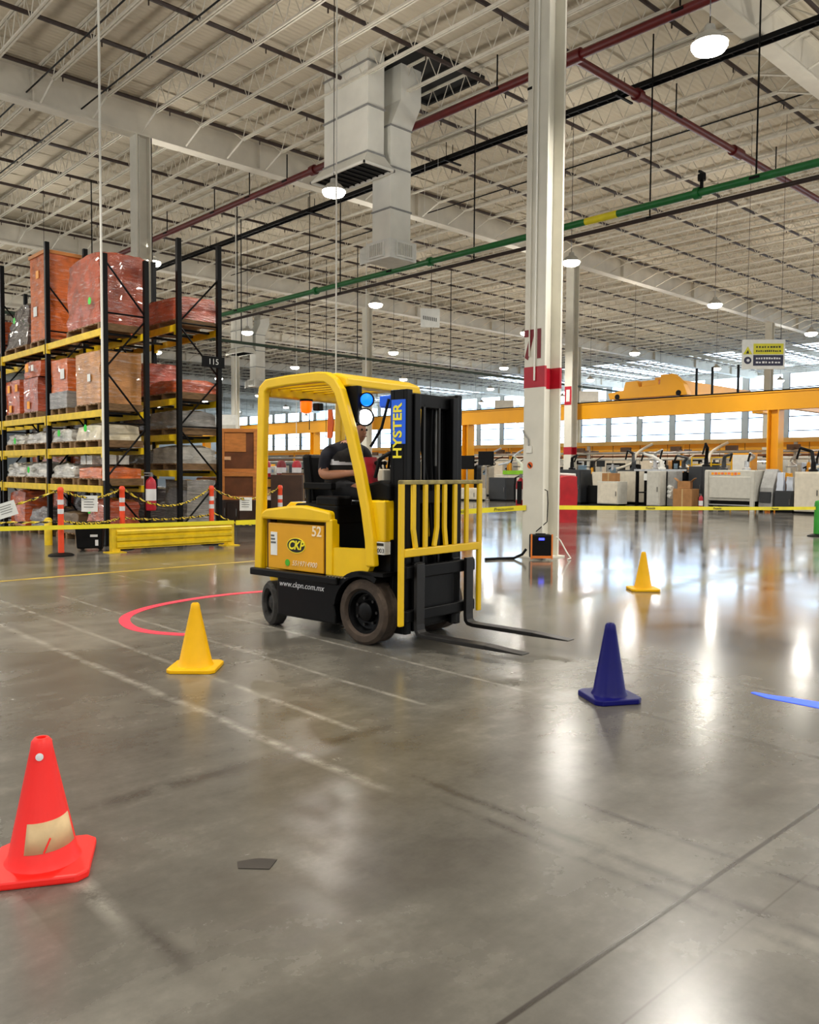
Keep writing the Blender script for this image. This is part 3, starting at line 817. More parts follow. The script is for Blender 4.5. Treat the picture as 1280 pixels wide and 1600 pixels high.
# lowest beam level
load('orange tarpaulin bundle on the lowest beam level beside the corner post', 6.36, 7.2, 15.15, 16.25, 1.1, .36, W_or, .03, .05, .2, None, G1, freq=6)
load('white wrapped parts with pink patch on the lowest beam level', 6.36, 7.1, 16.4, 17.65, 1.1, .42, W_wht, .05, .1, .2, None, G1, freq=7)
load('pile of white bags with green sticker, lowest beam level, left bay', 6.36, 7.1, 17.85, 19.2, 1.1, .46, W_wht, .06, .1, .2, (.25, .28), G1, freq=7)
load('pile of white bags at the left picture edge, lowest beam level', 6.36, 7.1, 19.3, 20.42, 1.1, .44, W_wht, .06, .1, .2, None, G1, freq=7)
for k, (x, y) in enumerate(((6.6, 15.35), (6.85, 15.35), (6.5, 15.75), (6.5, 16.05))):
    o = lumpy_box(MB(), -.1, .1, -.12, .12, 0, .17, .012, 8, 4, 0, k).build('white_packet', W_wht, None, True, loc=(x, y, 1.5)); tag(o, 'small white packet on the orange tarpaulin bundle in the rack, ' + ('inner right', 'rightmost', 'middle left', 'leftmost')[k], 'packet', 'white packets on the tarpaulin bundle')
# floor level of the front row
load('orange sack load with green sticker on the floor under the rack corner', 6.4, 7.15, 15.1, 16.0, 0, .85, W_red, .04, .08, .1, (.15, .62), G1, freq=5)
load('dark mixed load on the floor under the rack, left bay', 6.4, 7.1, 17.9, 19.1, 0, .6, W_blk, .05, .1, .1, None, G1)
load('low brown load on the floor under the rack, middle', 6.4, 7.1, 16.4, 17.5, 0, .55, mat('wrap_brown', (110, 90, 66), .4, 0, .2, 4, bump=.5, bscale=9), .03, .05, .1, None, G1)
load('orange load on the floor at the left picture edge', 6.4, 7.1, 19.4, 20.4, 0, .95, W_or2, .03, .05, .1, None, G1)
# back row
load('dark red wrapped load on the top level of the back rack', 7.85, 8.75, 15.0, 16.6, 4.22, .62, W_red, .03, .05, .12, None, G1)
load('orange and clear wrapped load on second level of the back rack', 7.85, 8.72, 15.0, 16.3, 2.8, .42, W_or2, .035, .05, .25, None, G1, freq=6)
load('grey wrapped load with orange end on third level of the back rack', 7.85, 8.72, 15.0, 16.3, 2.1, .5, W_gry, .03, .05, .15, None, G1)
load('white and orange wrapped load on the lowest beam level of the back rack', 7.85, 8.72, 15.0, 16.2, 1.4, .5, W_wht, .04, .05, .2, None, G1)
load('tall pale grey wrapped box on the floor inside the back rack', 8.05, 8.72, 15.05, 16.0, 0, 1.2, W_gry, .015, 0, 0, None, G1)
load('brown load on the top level of the back rack, second bay', 7.85, 8.72, 18.0, 19.6, 4.22, .8, W_or2, .03, .05, .1, None, G1)

random.seed(17)
LV = {4.22: 'top', 2.8: 'second', 2.1: 'third', 1.4: 'lowest beam', 0: 'floor'}
nb_ = {0: 'first', 1: 'second', 2: 'third'}
for lv, hh in ((2.8, .95), (2.1, .5), (1.4, .5), (0, 1.15)):
    for b_ in (0, 1, 2):
        for q in (0, 1):
            y0 = RY + b_ * 2.82 + .12 + q * 1.34
            if b_ == 0 and q == 0: continue
            load('load at the %s level of the back rack, %s bay, %s half' % (LV[lv], nb_[b_], ('near', 'far')[q]), 7.86, 8.7, y0, y0 + 1.22, lv, hh * random.uniform(.8, 1.0), random.choice((W_or2, W_blk, W_red, W_blk, W_gry)), .02, .02, .08, None, G1)

# ------------------------------------------------------------------ rack-end guard, posts, tape
t = thing('guard_rail', 'low yellow steel guard rail protecting the rack end', 'guard rail', (5.95, 13.62, 0))
for x in (0, 2.2):
    p = MB().box(x - .07, x + .07, -.07, .07, 0, .44).build('post', M_rackyel, t, bevel=.01)
    MB().box(x - .15, x + .15, -.13, .13, 0, .015).build('base_plate', M_rackyel, p)
prof = [(-.055, .06), (-.075, .06)]
for z in (.07, .18, .29):
    prof += [(-.075, z), (-.105, z + .025), (-.105, z + .07), (-.075, z + .095)]
prof += [(-.075, .41), (-.055, .41)]
MB().prism(prof, 'x', .0, 2.2).build('rail', M_rackyel, t)
o = MB().lathe([(.07, 0), (.07, .47), (.05, .5), (.01, .51)], 16).build('bollard', M_rackyel, None, True, loc=(5.62, 15.75, 0)); tag(o, 'short yellow bollard beside the orange post at the rack corner', 'bollard')

dl = thing('delineator_post', 'orange delineator post with white bands on a black base, nearest of the row', 'post', (5.08, 13.68, 0), 0, 'orange delineator posts')
MB().lathe([(.2, 0), (.2, .015), (.16, .035), (.06, .05), (.02, .05)], 24).build('rubber_base', M_black, dl, True)
MB().lathe([(.047, .045), (.045, .9), (.045, 1.02), (.05, 1.03), (.05, 1.08), (.035, 1.11), (.01, 1.115)], 20).build('tube', M_orange, dl, True)
for z in (.68, .83):
    MB().lathe([(.0475, z), (.0475, z + .08)], 20).build('reflective_band', M_refl, dl, True)
for (x, y, lab) in ((6.3, 14.1, 'orange delineator post behind the left part of the yellow guard rail'), (8.03, 14.05, 'orange delineator post behind the right end of the yellow guard rail'), (9.55, 14.0, 'orange delineator post seen through the rear of the forklift cage')):
    c = copy_tree(dl); c.location = (x, y, 0); c['label'] = lab

M_chain = mat('yellow_black_chain', (214, 186, 40), .5, 0, 0)
nt = M_chain.node_tree
g = node(nt, 'ShaderNodeNewGeometry'); wv = node(nt, 'ShaderNodeTexWave', wave_type='BANDS', bands_direction='DIAGONAL'); wv.inputs['Scale'].default_value = 9
nt.links.new(g.outputs['Position'], wv.inputs['Vector'])
rp = node(nt, 'ShaderNodeValToRGB'); rp.color_ramp.interpolation = 'CONSTANT'
rp.color_ramp.elements[0].color = lin((30, 26, 14)) + (1,); rp.color_ramp.elements[1].position = .45; rp.color_ramp.elements[1].color = lin((228, 198, 44)) + (1,)
nt.links.new(wv.outputs['Fac'], rp.inputs[0]); nt.links.new(rp.outputs[0], nt.nodes['Principled BSDF'].inputs['Base Color'])

def twisted(label, a, b, sag, w=.045, turns=9, m=M_chain, cat='barrier tape', name='twisted_barrier_tape'):
    a, b = Vector(a), Vector(b); n = 48
    side = Vector((0, 0, 1)).cross((b - a).normalized()).normalized()
    vs = []; fs = []
    for i in range(n + 1):
        u = i / n
        p = a.lerp(b, u) - a; p.z -= sag * 4 * u * (1 - u)
        ang = u * turns * math.pi
        d = Vector((0, 0, 1)) * math.cos(ang) + side * math.sin(ang)
        e = (b - a).normalized().cross(d) * .004
        vs += [p + d * w / 2 + e, p - d * w / 2 + e, p - d * w / 2 - e, p + d * w / 2 - e]
    for i in range(n):
        for k in range(4):
            q = i * 4
            fs.append((q + k, q + (k + 1) % 4, q + 4 + (k + 1) % 4, q + 4 + k))
    fs += [(3, 2, 1, 0), (n * 4, n * 4 + 1, n * 4 + 2, n * 4 + 3)]
    o = MB().add(vs, fs).build(name, m, loc=a)
    return tag(o, label, cat)
PZ = 1.05
posts = [(5.08, 13.68), (6.3, 14.1), (8.03, 14.05), (9.55, 14.0)]
twisted('upper yellow-black barrier tape slanting from the left edge up to the first orange post', (3.9, 15.1, .6), (5.03, 13.68, PZ), .05)
twisted('upper yellow-black barrier tape between first and second orange posts', (5.13, 13.68, PZ), (6.25, 14.1, PZ), .12)
twisted('upper yellow-black barrier tape between the second and third orange posts', (6.35, 14.1, PZ), (7.98, 14.05, PZ), .3, turns=11)
twisted('upper yellow-black barrier tape from third orange post toward the forklift', (8.08, 14.05, PZ), (9.5, 14.0, PZ), .2)
twisted('lower yellow-black barrier tape left of the first orange post', (3.9, 15.1, .55), (5.03, 13.68, .56), .03)
twisted('lower yellow-black barrier tape between first and second orange posts', (5.13, 13.68, .56), (6.25, 14.1, .55), .06)
twisted('lower yellow-black barrier tape behind the guard rail', (6.35, 14.1, .55), (7.98, 14.05, .56), .05)
twisted('lower yellow-black barrier tape sagging right of the guard rail', (8.08, 14.05, .6), (9.5, 14.0, .5), .2)

def flat_tape(label, pts, h=.075, words=(), wsize=.06):
    o0 = Vector(pts[0]); t = thing('caution_tape', label, 'tape', pts[0])
    mb = MB()
    n = len(pts)
    vs = []; fs = []
    for i, p in enumerate(pts):
        p = Vector(p) - o0
        d = (Vector(pts[min(i + 1, n - 1)]) - Vector(pts[max(0, i - 1)])).normalized()
        e = Vector((0, 0, 1)).cross(d).normalized() * .002
        vs += [p + Vector((0, 0, h / 2)) + e, p - Vector((0, 0, h / 2)) + e, p - Vector((0, 0, h / 2)) - e, p + Vector((0, 0, h / 2)) - e]
    for i in range(n - 1):
        for k in range(4):
            q = i * 4; fs.append((q + k, q + (k + 1) % 4, q + 4 + (k + 1) % 4, q + 4 + k))
    fs += [(3, 2, 1, 0), ((n - 1) * 4, (n - 1) * 4 + 1, (n - 1) * 4 + 2, (n - 1) * 4 + 3)]
    MB().add(vs, fs).build('ribbon', M_tape, t)
    a, b = Vector(pts[0]), Vector(pts[-1])
    for u in words:
        f = u * (n - 1); i = min(int(f), n - 2)
        p = Vector(pts[i]).lerp(Vector(pts[i + 1]), f - i) - o0
        d = (Vector(pts[i + 1]) - Vector(pts[i])).normalized()
        if d.dot(r0) < 0: d = -d
        nrm = d.cross(Vector((0, 0, 1)))
        upv = nrm.cross(d)
        lettering('Precaución', wsize, M_blackink, t, p + nrm * .006, d, upv, 'printed_word', shear=.3)
    return t
def sagline(a, b, sag, n=12):
    a, b = Vector(a), Vector(b)
    return [tuple(a.lerp(b, i / n) - Vector((0, 0, sag * 4 * (i / n) * (1 - i / n)))) for i in range(n + 1)]
flat_tape('flat yellow caution tape stretched in front of the orange post and racks', sagline((3.3, 13.55, .5), (8.18, 13.5, .44), .01), .07, ())
flat_tape('flat yellow caution tape from the guard rail to the numbered white column', sagline((8.21, 13.48, .43), (10.82, 8.72, .82), .02), .085, (.62, .78, .93), .075)
flat_tape('flat yellow caution tape stretched right from the numbered column past the machines', sagline((11.3, 8.5, .82), (19.55, 7.43, .64), .01, 14), .07, (.3, .55, .8), .06)

def notice(label, c, w, h, ang, yaw=R(-43)):
    t = thing('paper_notice', label, 'sign', c, yaw)
    Mx = Matrix.Rotation(ang, 4, 'Y')
    MB().box(-w / 2, w / 2, -.002, .002, -h / 2, h / 2, Mx).build('sheet', M_paper, t)
    for k in range(4):
        MB().box(-w * .34, w * (.3 - .06 * (k % 2)), -.004, -.0025, h * .25 - k * h * .16, h * .29 - k * h * .16, Mx).build('printed_line', M_ink, t)
    return t
notice('crooked white notice hanging from the barrier tape at the left edge', (4.45, 14.3, .74), .32, .24, R(-18))
notice('white notice hanging straight from the tape right of the first orange post', (5.6, 13.8, .83), .27, .27, 0)
notice('white notice hanging from the tape beside the forklift rear', (8.75, 14.0, .75), .24, .26, 0)

# black wheeled bin beside the post
t = thing('black_bin', 'black plastic bin with white marking beside the orange post', 'bin', (5.78, 14.22, 0), R(-30))
MB().prism([(-.2, .05), (.2, .05), (.23, .46), (-.23, .46)], 'y', -.17, .17).build('body', M_black, t, bevel=.02)
MB().box(-.25, .25, -.19, .19, .46, .5).build('lid', M_black, t, bevel=.012)
for x in (-.15, .15): MB().tube([(x, .1, .045), (x, .16, .045)], .045, 14).build('wheel', M_rub2, t)
MB().box(.02, .14, -.178, -.1705, .25, .29).build('marking', M_refl, t); MB().box(.1, .15, -.176, -.1705, .1, .2).build('marking', M_refl, t)
# fire extinguisher hung on the rack
def extinguisher(label, loc, rz=0.0, s=1.0):
    t = thing('fire_extinguisher', label, 'fire extinguisher', loc, rz)
    t.scale = (s, s, s)
    MB().lathe([(.02, 0), (.075, .01), (.082, .04), (.082, .44), (.07, .5), (.03, .54), (.025, .56)], 20).build('cylinder', M_red, t, True)
    MB().cbox((0, 0, .585), (.05, .05, .05)).box(-.14, .02, -.015, .015, .61, .63).box(-.13, .02, -.015, .015, .57, .585).build('valve_handle', M_steel, t)
    MB().tube([(.02, 0, .59), (.1, 0, .56), (.115, 0, .4), (.105, 0, .12)], .014, 8).build('hose', M_black, t, True)
    MB().lathe([(.0835, .17), (.0835, .36)], 20).build('label_band', M_refl, t, True)
    MB().box(-.04, .04, .075, .1, .1, .5).build('bracket', M_blackst, t)
    return t
extinguisher('red fire extinguisher hanging on the black rack upright', (7.14, 14.72, .63), R(10), 1.15)
extinguisher('red fire extinguisher with white label on the left side of the numbered column', (10.93, 8.93, .78), R(115), .95)

# ------------------------------------------------------------------ forklift (local x forward, y left)
FA = R(7.0) - R(90)
FL = thing('forklift', 'yellow electric forklift with black mast and driver cage in mid floor', 'forklift', (4.79, 5.18, 0), FA)

def wheel(parent, x, y, r, w, rim_r, m, steer=0.0, name='wheel'):
    e = bpy.data.objects.new(name, None); COL.objects.link(e); e.parent = parent
    e.location = (x, y, r); e.rotation_euler = (0, 0, steer)
    sgn = -1 if y < 0 else 1
    Mx = Matrix.Rotation(R(-90) * sgn, 4, 'X')   # lathe z -> outward
    b = .025
    MB().lathe([(rim_r, -w / 2), (r - b, -w / 2), (r, -w / 2 + b), (r, w / 2 - b), (r - b, w / 2), (rim_r + .015, w / 2), (rim_r, w / 2 - .03), (rim_r - .002, -w / 2)], 40, Mx).build('tyre', m, e, True)
    MB().lathe([(rim_r, -w / 2 + .01), (rim_r, w / 2 - .03), (rim_r - .02, w / 2 - .03), (rim_r - .035, w / 2 - .08), (.09, w / 2 - .09), (.075, w / 2 - .04), (.05, w / 2 - .025), (.01, w / 2 - .025)], 32, Mx).build('rim', M_fblk, e, True)
    nb = MB()
    for k in range(7):
        a = 2 * math.pi * k / 7
        p = Mx @ Vector((.105 * math.cos(a) * rim_r / .17, .105 * math.sin(a) * rim_r / .17, w / 2 - .085)); q = Mx @ Vector((.105 * math.cos(a) * rim_r / .17, .105 * math.sin(a) * rim_r / .17, w / 2 - .055))
        nb.tube([p, q], .013, 6)
    nb.build('lug_nuts', M_forkst, e)
    return e
for s in (-1, 1):
    wheel(FL, 0, s * .42, .265, .2, .178, M_rub, name='front_wheel')
    wheel(FL, -1.22, s * .37, .2, .14, .12, M_rub2, steer=R(-22), name='rear_wheel')

# chassis
ch = MB().box(-1.15, .12, -.36, .36, .12, .5).box(.05, .2, -.3, .3, .1, .6).build('chassis', M_fblk, FL)
for s in (-1, 1):
    y0, y1 = (s * .52, s * .36) if s < 0 else (.36, .52)
    MB().prism([(-1.02, .13), (-.3, .13), (-.3, .2), (-.33, .32), (-.3, .42), (-.24, .49), (-1.02, .49)], 'y', min(y0, y1), max(y0, y1)).build('side_skirt', M_fblk, FL, bevel=.012)
    MB().box(-1.34, -.24, s * .54 - .03, s * .54 + .03, .465, .53).build('side_rail', M_fblk, FL, bevel=.012)
    # arched fender over the drive wheel
    f = MB(); n = 12; vs = []; fs = []
    for i in range(n + 1):
        a = R(172) - R(112) * i / n
        for rr_ in (.3, .345):
            for yy in (s * .3, s * .535):
                vs.append((rr_ * math.cos(a), yy, .255 + rr_ * math.sin(a)))
    for i in range(n):
        q = i * 4
        for a, b in ((0, 1), (1, 3), (3, 2), (2, 0)): fs.append((q + a, q + b, q + 4 + b, q + 4 + a))
    fs += [(0, 1, 3, 2), (n * 4, n * 4 + 1, n * 4 + 3, n * 4 + 2)]
    f.add(vs, fs).box(-.02, .24, min(s * .3, s * .535), max(s * .3, s * .535), .57, .6).build('fender', M_fblk, FL)
    tr = MB()
    for k in range(7): tr.box(-.36 + k * .035, -.34 + k * .035, min(s * .5, s * .57), max(s * .5, s * .57), .53, .537)
    tr.build('step_tread', M_steel, FL)
# counterweight
MB().prism([(-1.4, .42), (-1.36, .3), (-1.1, .3), (-1.1, .5), (-1.2, .5), (-1.2, 1.0), (-1.33, 1.0), (-1.38, .9)], 'y', -.3, .3).build('counterweight', M_fyel, FL, bevel=.03)
for s in (-1, 1):
    MB().prism([(-1.32, .52), (-1.2, .52), (-1.2, 1.0), (-1.28, 1.0), (-1.31, .9)], 'y', min(s * .3, s * .46), max(s * .3, s * .46)).build('counterweight_side', M_fyel, FL, bevel=.02)
# battery side panel
for s in (-1, 1):
    p = MB().box(-1.16, -.455, min(s * .44, s * .505), max(s * .44, s * .505), .535, .94).build('battery_panel', M_fora, FL, bevel=.008)
    MB().box(-.455, -.42, min(s * .40, s * .49), max(s * .40, s * .49), .535, .97).build('panel_gap', mat('dark_brown_gap', (60, 34, 18), .6), FL)
    MB().box(-1.2, -1.16, min(s * .40, s * .48), max(s * .40, s * .48), .535, .97).build('panel_gap', MATS['dark_brown_gap'], FL)
    MB().box(-.42, -.345, min(s * .42, s * .515), max(s * .42, s * .515), .53, 1.0).build('side_post', M_fyel, FL, bevel=.01)
    # lower step panel with curved wheel arch cut
    arch = [(.345 * math.cos(a), .255 + .345 * math.sin(a)) for a in [R(140) - R(58) * i / 8 for i in range(9)]]
    poly = [(-.345, .535)] + [(max(x, -.3), z) for x, z in arch] + [(.075, .64), (.1, .78), (-.345, .765)]
    MB().prism(poly, 'y', min(s * .44, s * .5), max(s * .44, s * .5)).build('step_panel', M_fyel, FL)
    if s < 0:
        Yp = -.507
        M_decal = mat('decal_yellow', (236, 220, 40), .4, 0, 0)
        ov = MB().lathe([(.1, -.001), (.1, .002)], 32, Matrix.Translation((-.79, Yp, .755)) @ Matrix.Rotation(R(90), 4, 'X') @ Matrix.Diagonal((1.1, .6, 1, 1))).build('oval_badge', M_blackink, p)
        MB().lathe([(.107, -.002), (.107, .001)], 32, Matrix.Translation((-.79, Yp, .755)) @ Matrix.Rotation(R(90), 4, 'X') @ Matrix.Diagonal((1.1, .63, 1, 1))).build('badge_border', M_decal, p)
        lettering('CKP', .105, M_decal, p, (-.79, Yp - .004, .755), (1, 0, 0), (0, 0, 1), 'badge_letters', shear=.25, sx=1.0, bold=.003)
        lettering('52', .12, mat('pale_print', (238, 220, 190), .5, 0, 0), p, (-.535, Yp - .001, .885), (1, 0, 0), (0, 0, 1), 'fleet_number', bold=.002)
        lettering('5519714900', .062, MATS['pale_print'], p, (-.685, Yp - .001, .6), (1, 0, 0), (0, 0, 1), 'phone_number', shear=.2)
        MB().lathe([(.03, -.001), (.03, .002)], 16, Matrix.Translation((-.9, Yp, .6)) @ Matrix.Rotation(R(90), 4, 'X')).build('phone_icon', mat('icon_green', (70, 170, 30), .5, 0, .05), p)
        MB().box(-1.12, -1.035, Yp - .002, Yp + .002, .655, .86).build('inspection_sticker', M_paper, p)
        for k in range(3): MB().box(-1.115, -1.05 - .01 * k, Yp - .004, Yp - .002, .76 + .03 * k, .775 + .03 * k).build('sticker_print', M_ink, p)
        lettering('www.ckpn.com.mx', .072, M_refl, FL, (-.71, -.524, .415), (1, 0, 0), (0, 0, 1), 'web_address', shear=.25)
MB().prism([(-1.26, .97), (-1.26, 1.02), (-1.18, 1.06), (-.86, 1.1), (-.7, 1.105), (-.42, 1.07), (-.37, 1.06), (-.36, .975), (-.4, .97)], 'y', -.52, .52).build('hood', M_fyel, FL, bevel=.02)
MB().prism([(-1.2, 1.05), (-1.1, 1.12), (-.95, 1.12), (-.85, 1.08)], 'y', -.3, .3).build('hood_rear_cover', M_fyel, FL, bevel=.015)
# cab floor, cowl, dash
MB().box(-.34, .1, -.44, .44, .5, .545).build('floor_plate', M_fblk, FL)
MB().box(-.40, -.345, -.42, .42, .53, 1.0).build('seat_bulkhead', M_black, FL)
MB().box(-.86, -.34, -.46, .46, 1.05, 1.12).box(-.4, -.34, -.46, .46, .95, 1.1).build('seat_base', M_black, FL, bevel=.02)
MB().box(.0, .2, -.4, .4, .58, .86).build('footwell_front', M_fblk, FL)
MB().prism([(.0, .84), (.2, .84), (.2, 1.17), (.03, 1.17)], 'y', -.47, .47).build('cowl', M_fyel, FL, bevel=.015)
MB().prism([(-.14, 1.19), (.2, 1.16), (.2, 1.3), (.1, 1.33), (-.12, 1.28)], 'y', -.42, .46).build('dashboard', M_black, FL, bevel=.02)
wp = MB().box(.105, .2, -.475, -.4, .74, .84).build('warning_plate', M_white, FL)
lettering('5003', .05, M_blackink, wp, (.152, -.477, .77), (1, 0, 0), (0, 0, 1), 'plate_number')
MB().box(.11, .195, -.478, -.475, .81, .832).build('plate_strip', M_blackink, wp)
# seat
MB().box(-.6, -.34, -.46, -.27, 1.1, 1.19).build('seat_side_console', M_black, FL, bevel=.02)
se = MB().box(-.95, -.45, -.25, .25, 1.11, 1.135).build('seat_cushion', M_black, FL, bevel=.04)
MB().prism([(-.98, 1.12), (-.86, 1.12), (-.93, 1.55), (-1.03, 1.55)], 'y', -.23, .23).build('seat_back', M_black, FL, bevel=.03)
MB().box(-.9, -.55, -.32, -.26, 1.24, 1.3).tube([(-.85, -.29, 1.1), (-.85, -.29, 1.26)], .02, 8).build('armrest', M_black, FL, bevel=.01)
# steering column and wheel
MB().tube([(.02, .05, 1.25), (-.2, .05, 1.42)], .035, 12).build('steering_column', M_black, FL, True)
cR, sR = .17, .016
pts = []
ax = Vector((-.79, 0, .61)); e1 = Vector((0, 1, 0)); e2 = ax.cross(e1)
ring = [Vector((-.23, .05, 1.44)) + e1 * cR * math.cos(2 * math.pi * k / 28) + e2 * cR * math.sin(2 * math.pi * k / 28) for k in range(29)]
sw = MB().tube(ring, sR, 8, False)
for k in (0, 9, 19): sw.tube([Vector((-.22, .05, 1.43)), ring[k]], .012, 6)
sw.build('steering_wheel', M_black, FL, True)
lv = MB()
for k in range(3):
    lv.tube([(-.02, -.18 - .05 * k, 1.3), (-.06, -.18 - .05 * k, 1.45)], .009, 6).lathe([(.005, 0), (.02, .01), (.02, .03), (.005, .04)], 10, Matrix.Translation((-.06, -.18 - .05 * k, 1.45)))
lv.build('hydraulic_levers', M_blackst, FL, True)
MB().box(-.1, -.07, -.36, -.22, 1.3, 1.52, Matrix.Translation((-.085, 0, 1.3)) @ Matrix.Rotation(R(-12), 4, 'Y') @ Matrix.Translation((.085, 0, -1.3))).build('red_clipboard', M_red, FL)
MB().cbox((.04, -.3, 1.37), (.06, .1, .1)).build('dash_sticker_box', M_cream, FL, bevel=.01); MB().cbox((.07, -.16, 1.37), (.05, .12, .08)).build('blue_rag', mat('blue_cloth', (30, 60, 120), .8), FL, bevel=.01)
# overhead guard
for s in (-1, 1):
    yy = s * .49
    path = [(-1.285, yy, .5), (-1.235, yy, 2.05), (-1.225, yy, 2.12), (-1.16, yy, 2.165), (-.9, yy, 2.18), (-.52, yy, 2.185), (-.42, yy, 2.175), (-.34, yy, 2.13), (-.275, yy, 2.05), (-.16, yy, 1.75), (-.05, yy, 1.4), (.03, yy, 1.1), (.075, yy, .85), (.09, yy, .64)]
    prof = [(-.035, -.045), (.035, -.045), (.035, .045), (-.035, .045)]
    MB().sweep(path, prof, (0, 1, 0)).build('guard_rail_side', M_fyel, FL, bevel=.014)
MB().prism([(-.5, 2.14), (-.3, 2.09), (-.22, 2.1), (-.24, 2.17), (-.36, 2.215), (-.5, 2.215)], 'y', -.455, .5).build('roof_front_beam', M_fyel, FL, bevel=.015)
MB().box(-1.27, -1.17, -.455, .455, 2.06, 2.17).build('roof_rear_beam', M_fyel, FL, bevel=.015)
for k in range(6):
    y = -.36 + k * .144
    MB().box(-1.17, -.5, y - .02, y + .02, 2.13, 2.17).build('roof_bar', M_fyel, FL, bevel=.006)
# rear grille of the guard and black tube behind the pillar
MB().tube([(-1.29, -.49, 1.0), (-1.29, -.49, 2.1)], .016, 8).build('cable_tube', M_black, FL, True)
# lights on the cage
def round_light(name, c, r, em, m_body, parent, d=(1, -.35, -.1)):
    d = Vector(d).normalized()
    q = d.to_track_quat('Z', 'Y').to_matrix().to_4x4(); q.translation = Vector(c)
    h = MB().lathe([(.02, -.09), (r * .7, -.085), (r * 1.08, -.02), (r * 1.08, .01), (r * .98, .01)], 20, q).build(name, m_body, parent, True)
    MB().lathe([(r, .0), (r * .8, .018), (r * .1, .028)], 20, q).build('lens', em, h, True)
    return h
M_bluelens = mat('blue_lamp_lens', (20, 120, 255), .3, 0, 0, emit=2.0, ecol=(0, 90, 255))
M_whitelens = mat('white_lamp_lens', (255, 255, 255), .3, 0, 0, emit=9.0)
M_amber = mat('amber_lens', (255, 120, 0), .3, 0, 0, emit=1.1, ecol=(255, 90, 0))
MB().box(-.3, -.14, -.43, -.37, 1.8, 2.1).build('lamp_bracket', M_black, FL, bevel=.01)
round_light('blue_spot_lamp', (-.1, -.36, 1.985), .058, M_bluelens, M_black, FL, (.55, -.85, -.05))
round_light('work_lamp', (-.12, -.36, 1.845), .07, M_whitelens, M_black, FL, (.6, -.8, 0))
bc = MB().tube([(-1.12, -.08, 2.06), (-1.12, -.08, 2.04)], .06, 16).build('beacon', M_black, FL)
MB().lathe([(.02, -.11), (.045, -.1), (.055, -.06), (.055, 0)], 18, Matrix.Translation((-1.12, -.08, 2.04))).build('beacon_lens', M_amber, bc, True)
MB().cbox((-1.13, .08, 2.0), (.08, .07, .07)).build('strobe_box', M_black, FL, bevel=.01)

# mast
for s in (-1, 1):
    a, b = s * .295, s * .365
    y0, y1 = min(a, b), max(a, b)
    mo = MB()
    mo.box(.16, .2, y0, y1, .1, 2.05).box(.3, .335, y0, y1, .1, 2.05).box(.2, .3, (y1 - .025) if s > 0 else y0, y1 if s > 0 else y0 + .025, .1, 2.05)
    m1 = mo.build('mast_outer_channel', M_fblk, FL, bevel=.006)
    a, b = s * .215, s * .288
    y0, y1 = min(a, b), max(a, b)
    MB().box(.2, .235, y0, y1, .12, 2.02).box(.32, .355, y0, y1, .12, 2.02).box(.235, .32, (y1 - .025) if s > 0 else y0, y1 if s > 0 else y0 + .025, .12, 2.02).build('mast_inner_channel', M_fblk, FL, bevel=.006)
    MB().tube([(.18, s * .2, .2), (.18, s * .2, 1.45)], .04, 14).build('lift_cylinder', M_fblk, FL, True)
    MB().tube([(.18, s * .2, 1.45), (.18, s * .2, 1.98)], .024, 12).build('cylinder_rod', M_steel, FL, True)
    MB().box(.28, .3, s * .1 - .012, s * .1 + .012, .3, 1.95).build('lift_chain', M_forkst, FL)
    if s < 0:
        MB().box(.175, .322, -.369, -.366, 1.62, 1.97).build('blue_glow_patch', M_blue, m1)  # blue lamp light falling on the mast, painted as a flat patch
        lettering('HYSTER', .125, M_decal, m1, (.245, -.371, 1.72), (0, 0, 1), (-1, 0, 0), 'mast_lettering', sx=1.0, bold=.003)
for z in (1.98, 1.2, .2):
    MB().box(.17, .3, -.31, .31, z - .06, z + .05).build('mast_crossmember', M_fblk, FL, bevel=.008)
MB().box(.17, .185, .02, .22, .3, 1.95).build('mast_shield', M_fblk, FL)
MB().box(.17, .185, -.22, -.1, .3, 1.95).build('mast_shield', M_fblk, FL)
MB().tube([(.2, 0, .2), (.2, 0, 1.3)], .055, 16).build('centre_cylinder', M_fblk, FL, True)
MB().tube([(.25, -.06, 1.95), (.23, -.05, 1.6), (.26, .02, 1.2), (.3, .02, .7)], .014, 8).tube([(.25, .06, 1.95), (.23, .07, 1.6), (.26, .06, 1.2), (.3, .05, .7)], .014, 8).build('mast_hoses', M_black, FL, True)
MB().cbox((.08, -.26, 1.965), (.13, .16, .1)).build('blue_reflection_box', M_blue, FL, bevel=.015)  # blue reflection beside the mast, shaped as a solid blue box
MB().tube([(.0, -.42, 1.6), (.1, -.4, 1.75), (.14, -.36, 1.98)], .012, 8).tube([(.05, -.42, 1.35), (.1, -.42, 1.5), (.16, -.36, 1.55)], .015, 8).build('hose_loop', M_black, FL, True)
# carriage, forks, load backrest
MB().box(.37, .42, -.46, .46, .56, .66).box(.37, .42, -.46, .46, .22, .31).box(.33, .38, -.3, -.2, .2, .68).box(.33, .38, .2, .3, .2, .68).box(.36, .385, -.2, .2, .3, .56).build('carriage', M_fblk, FL, bevel=.008)
for s in (-1, 1):
    yy = s * .33
    prof = [(-.05, -.016), (.05, -.016), (.05, .016), (-.05, .016)]
    MB().sweep([(.445, yy, .68), (.445, yy, .2), (.45, yy, .15), (.47, yy, .125), (.52, yy, .115), (1.1, yy, .112)], prof, (0, 1, 0)).prism([(1.1, .096), (1.43, .1), (1.43, .108), (1.1, .128)], 'y', yy - .05, yy + .05).build('fork', M_forkst, FL, bevel=.004)
    MB().box(.4, .43, s * .52 - .028, s * .52 + .028, .2, 1.31).build('backrest_post', M_fyel, FL, bevel=.01)
MB().box(.4, .43, -.548, .548, 1.3, 1.335).build('backrest_top_bar', mat('worn_yellow_grey', (150, 136, 80), .5, 0, .3, 12), FL, bevel=.008)
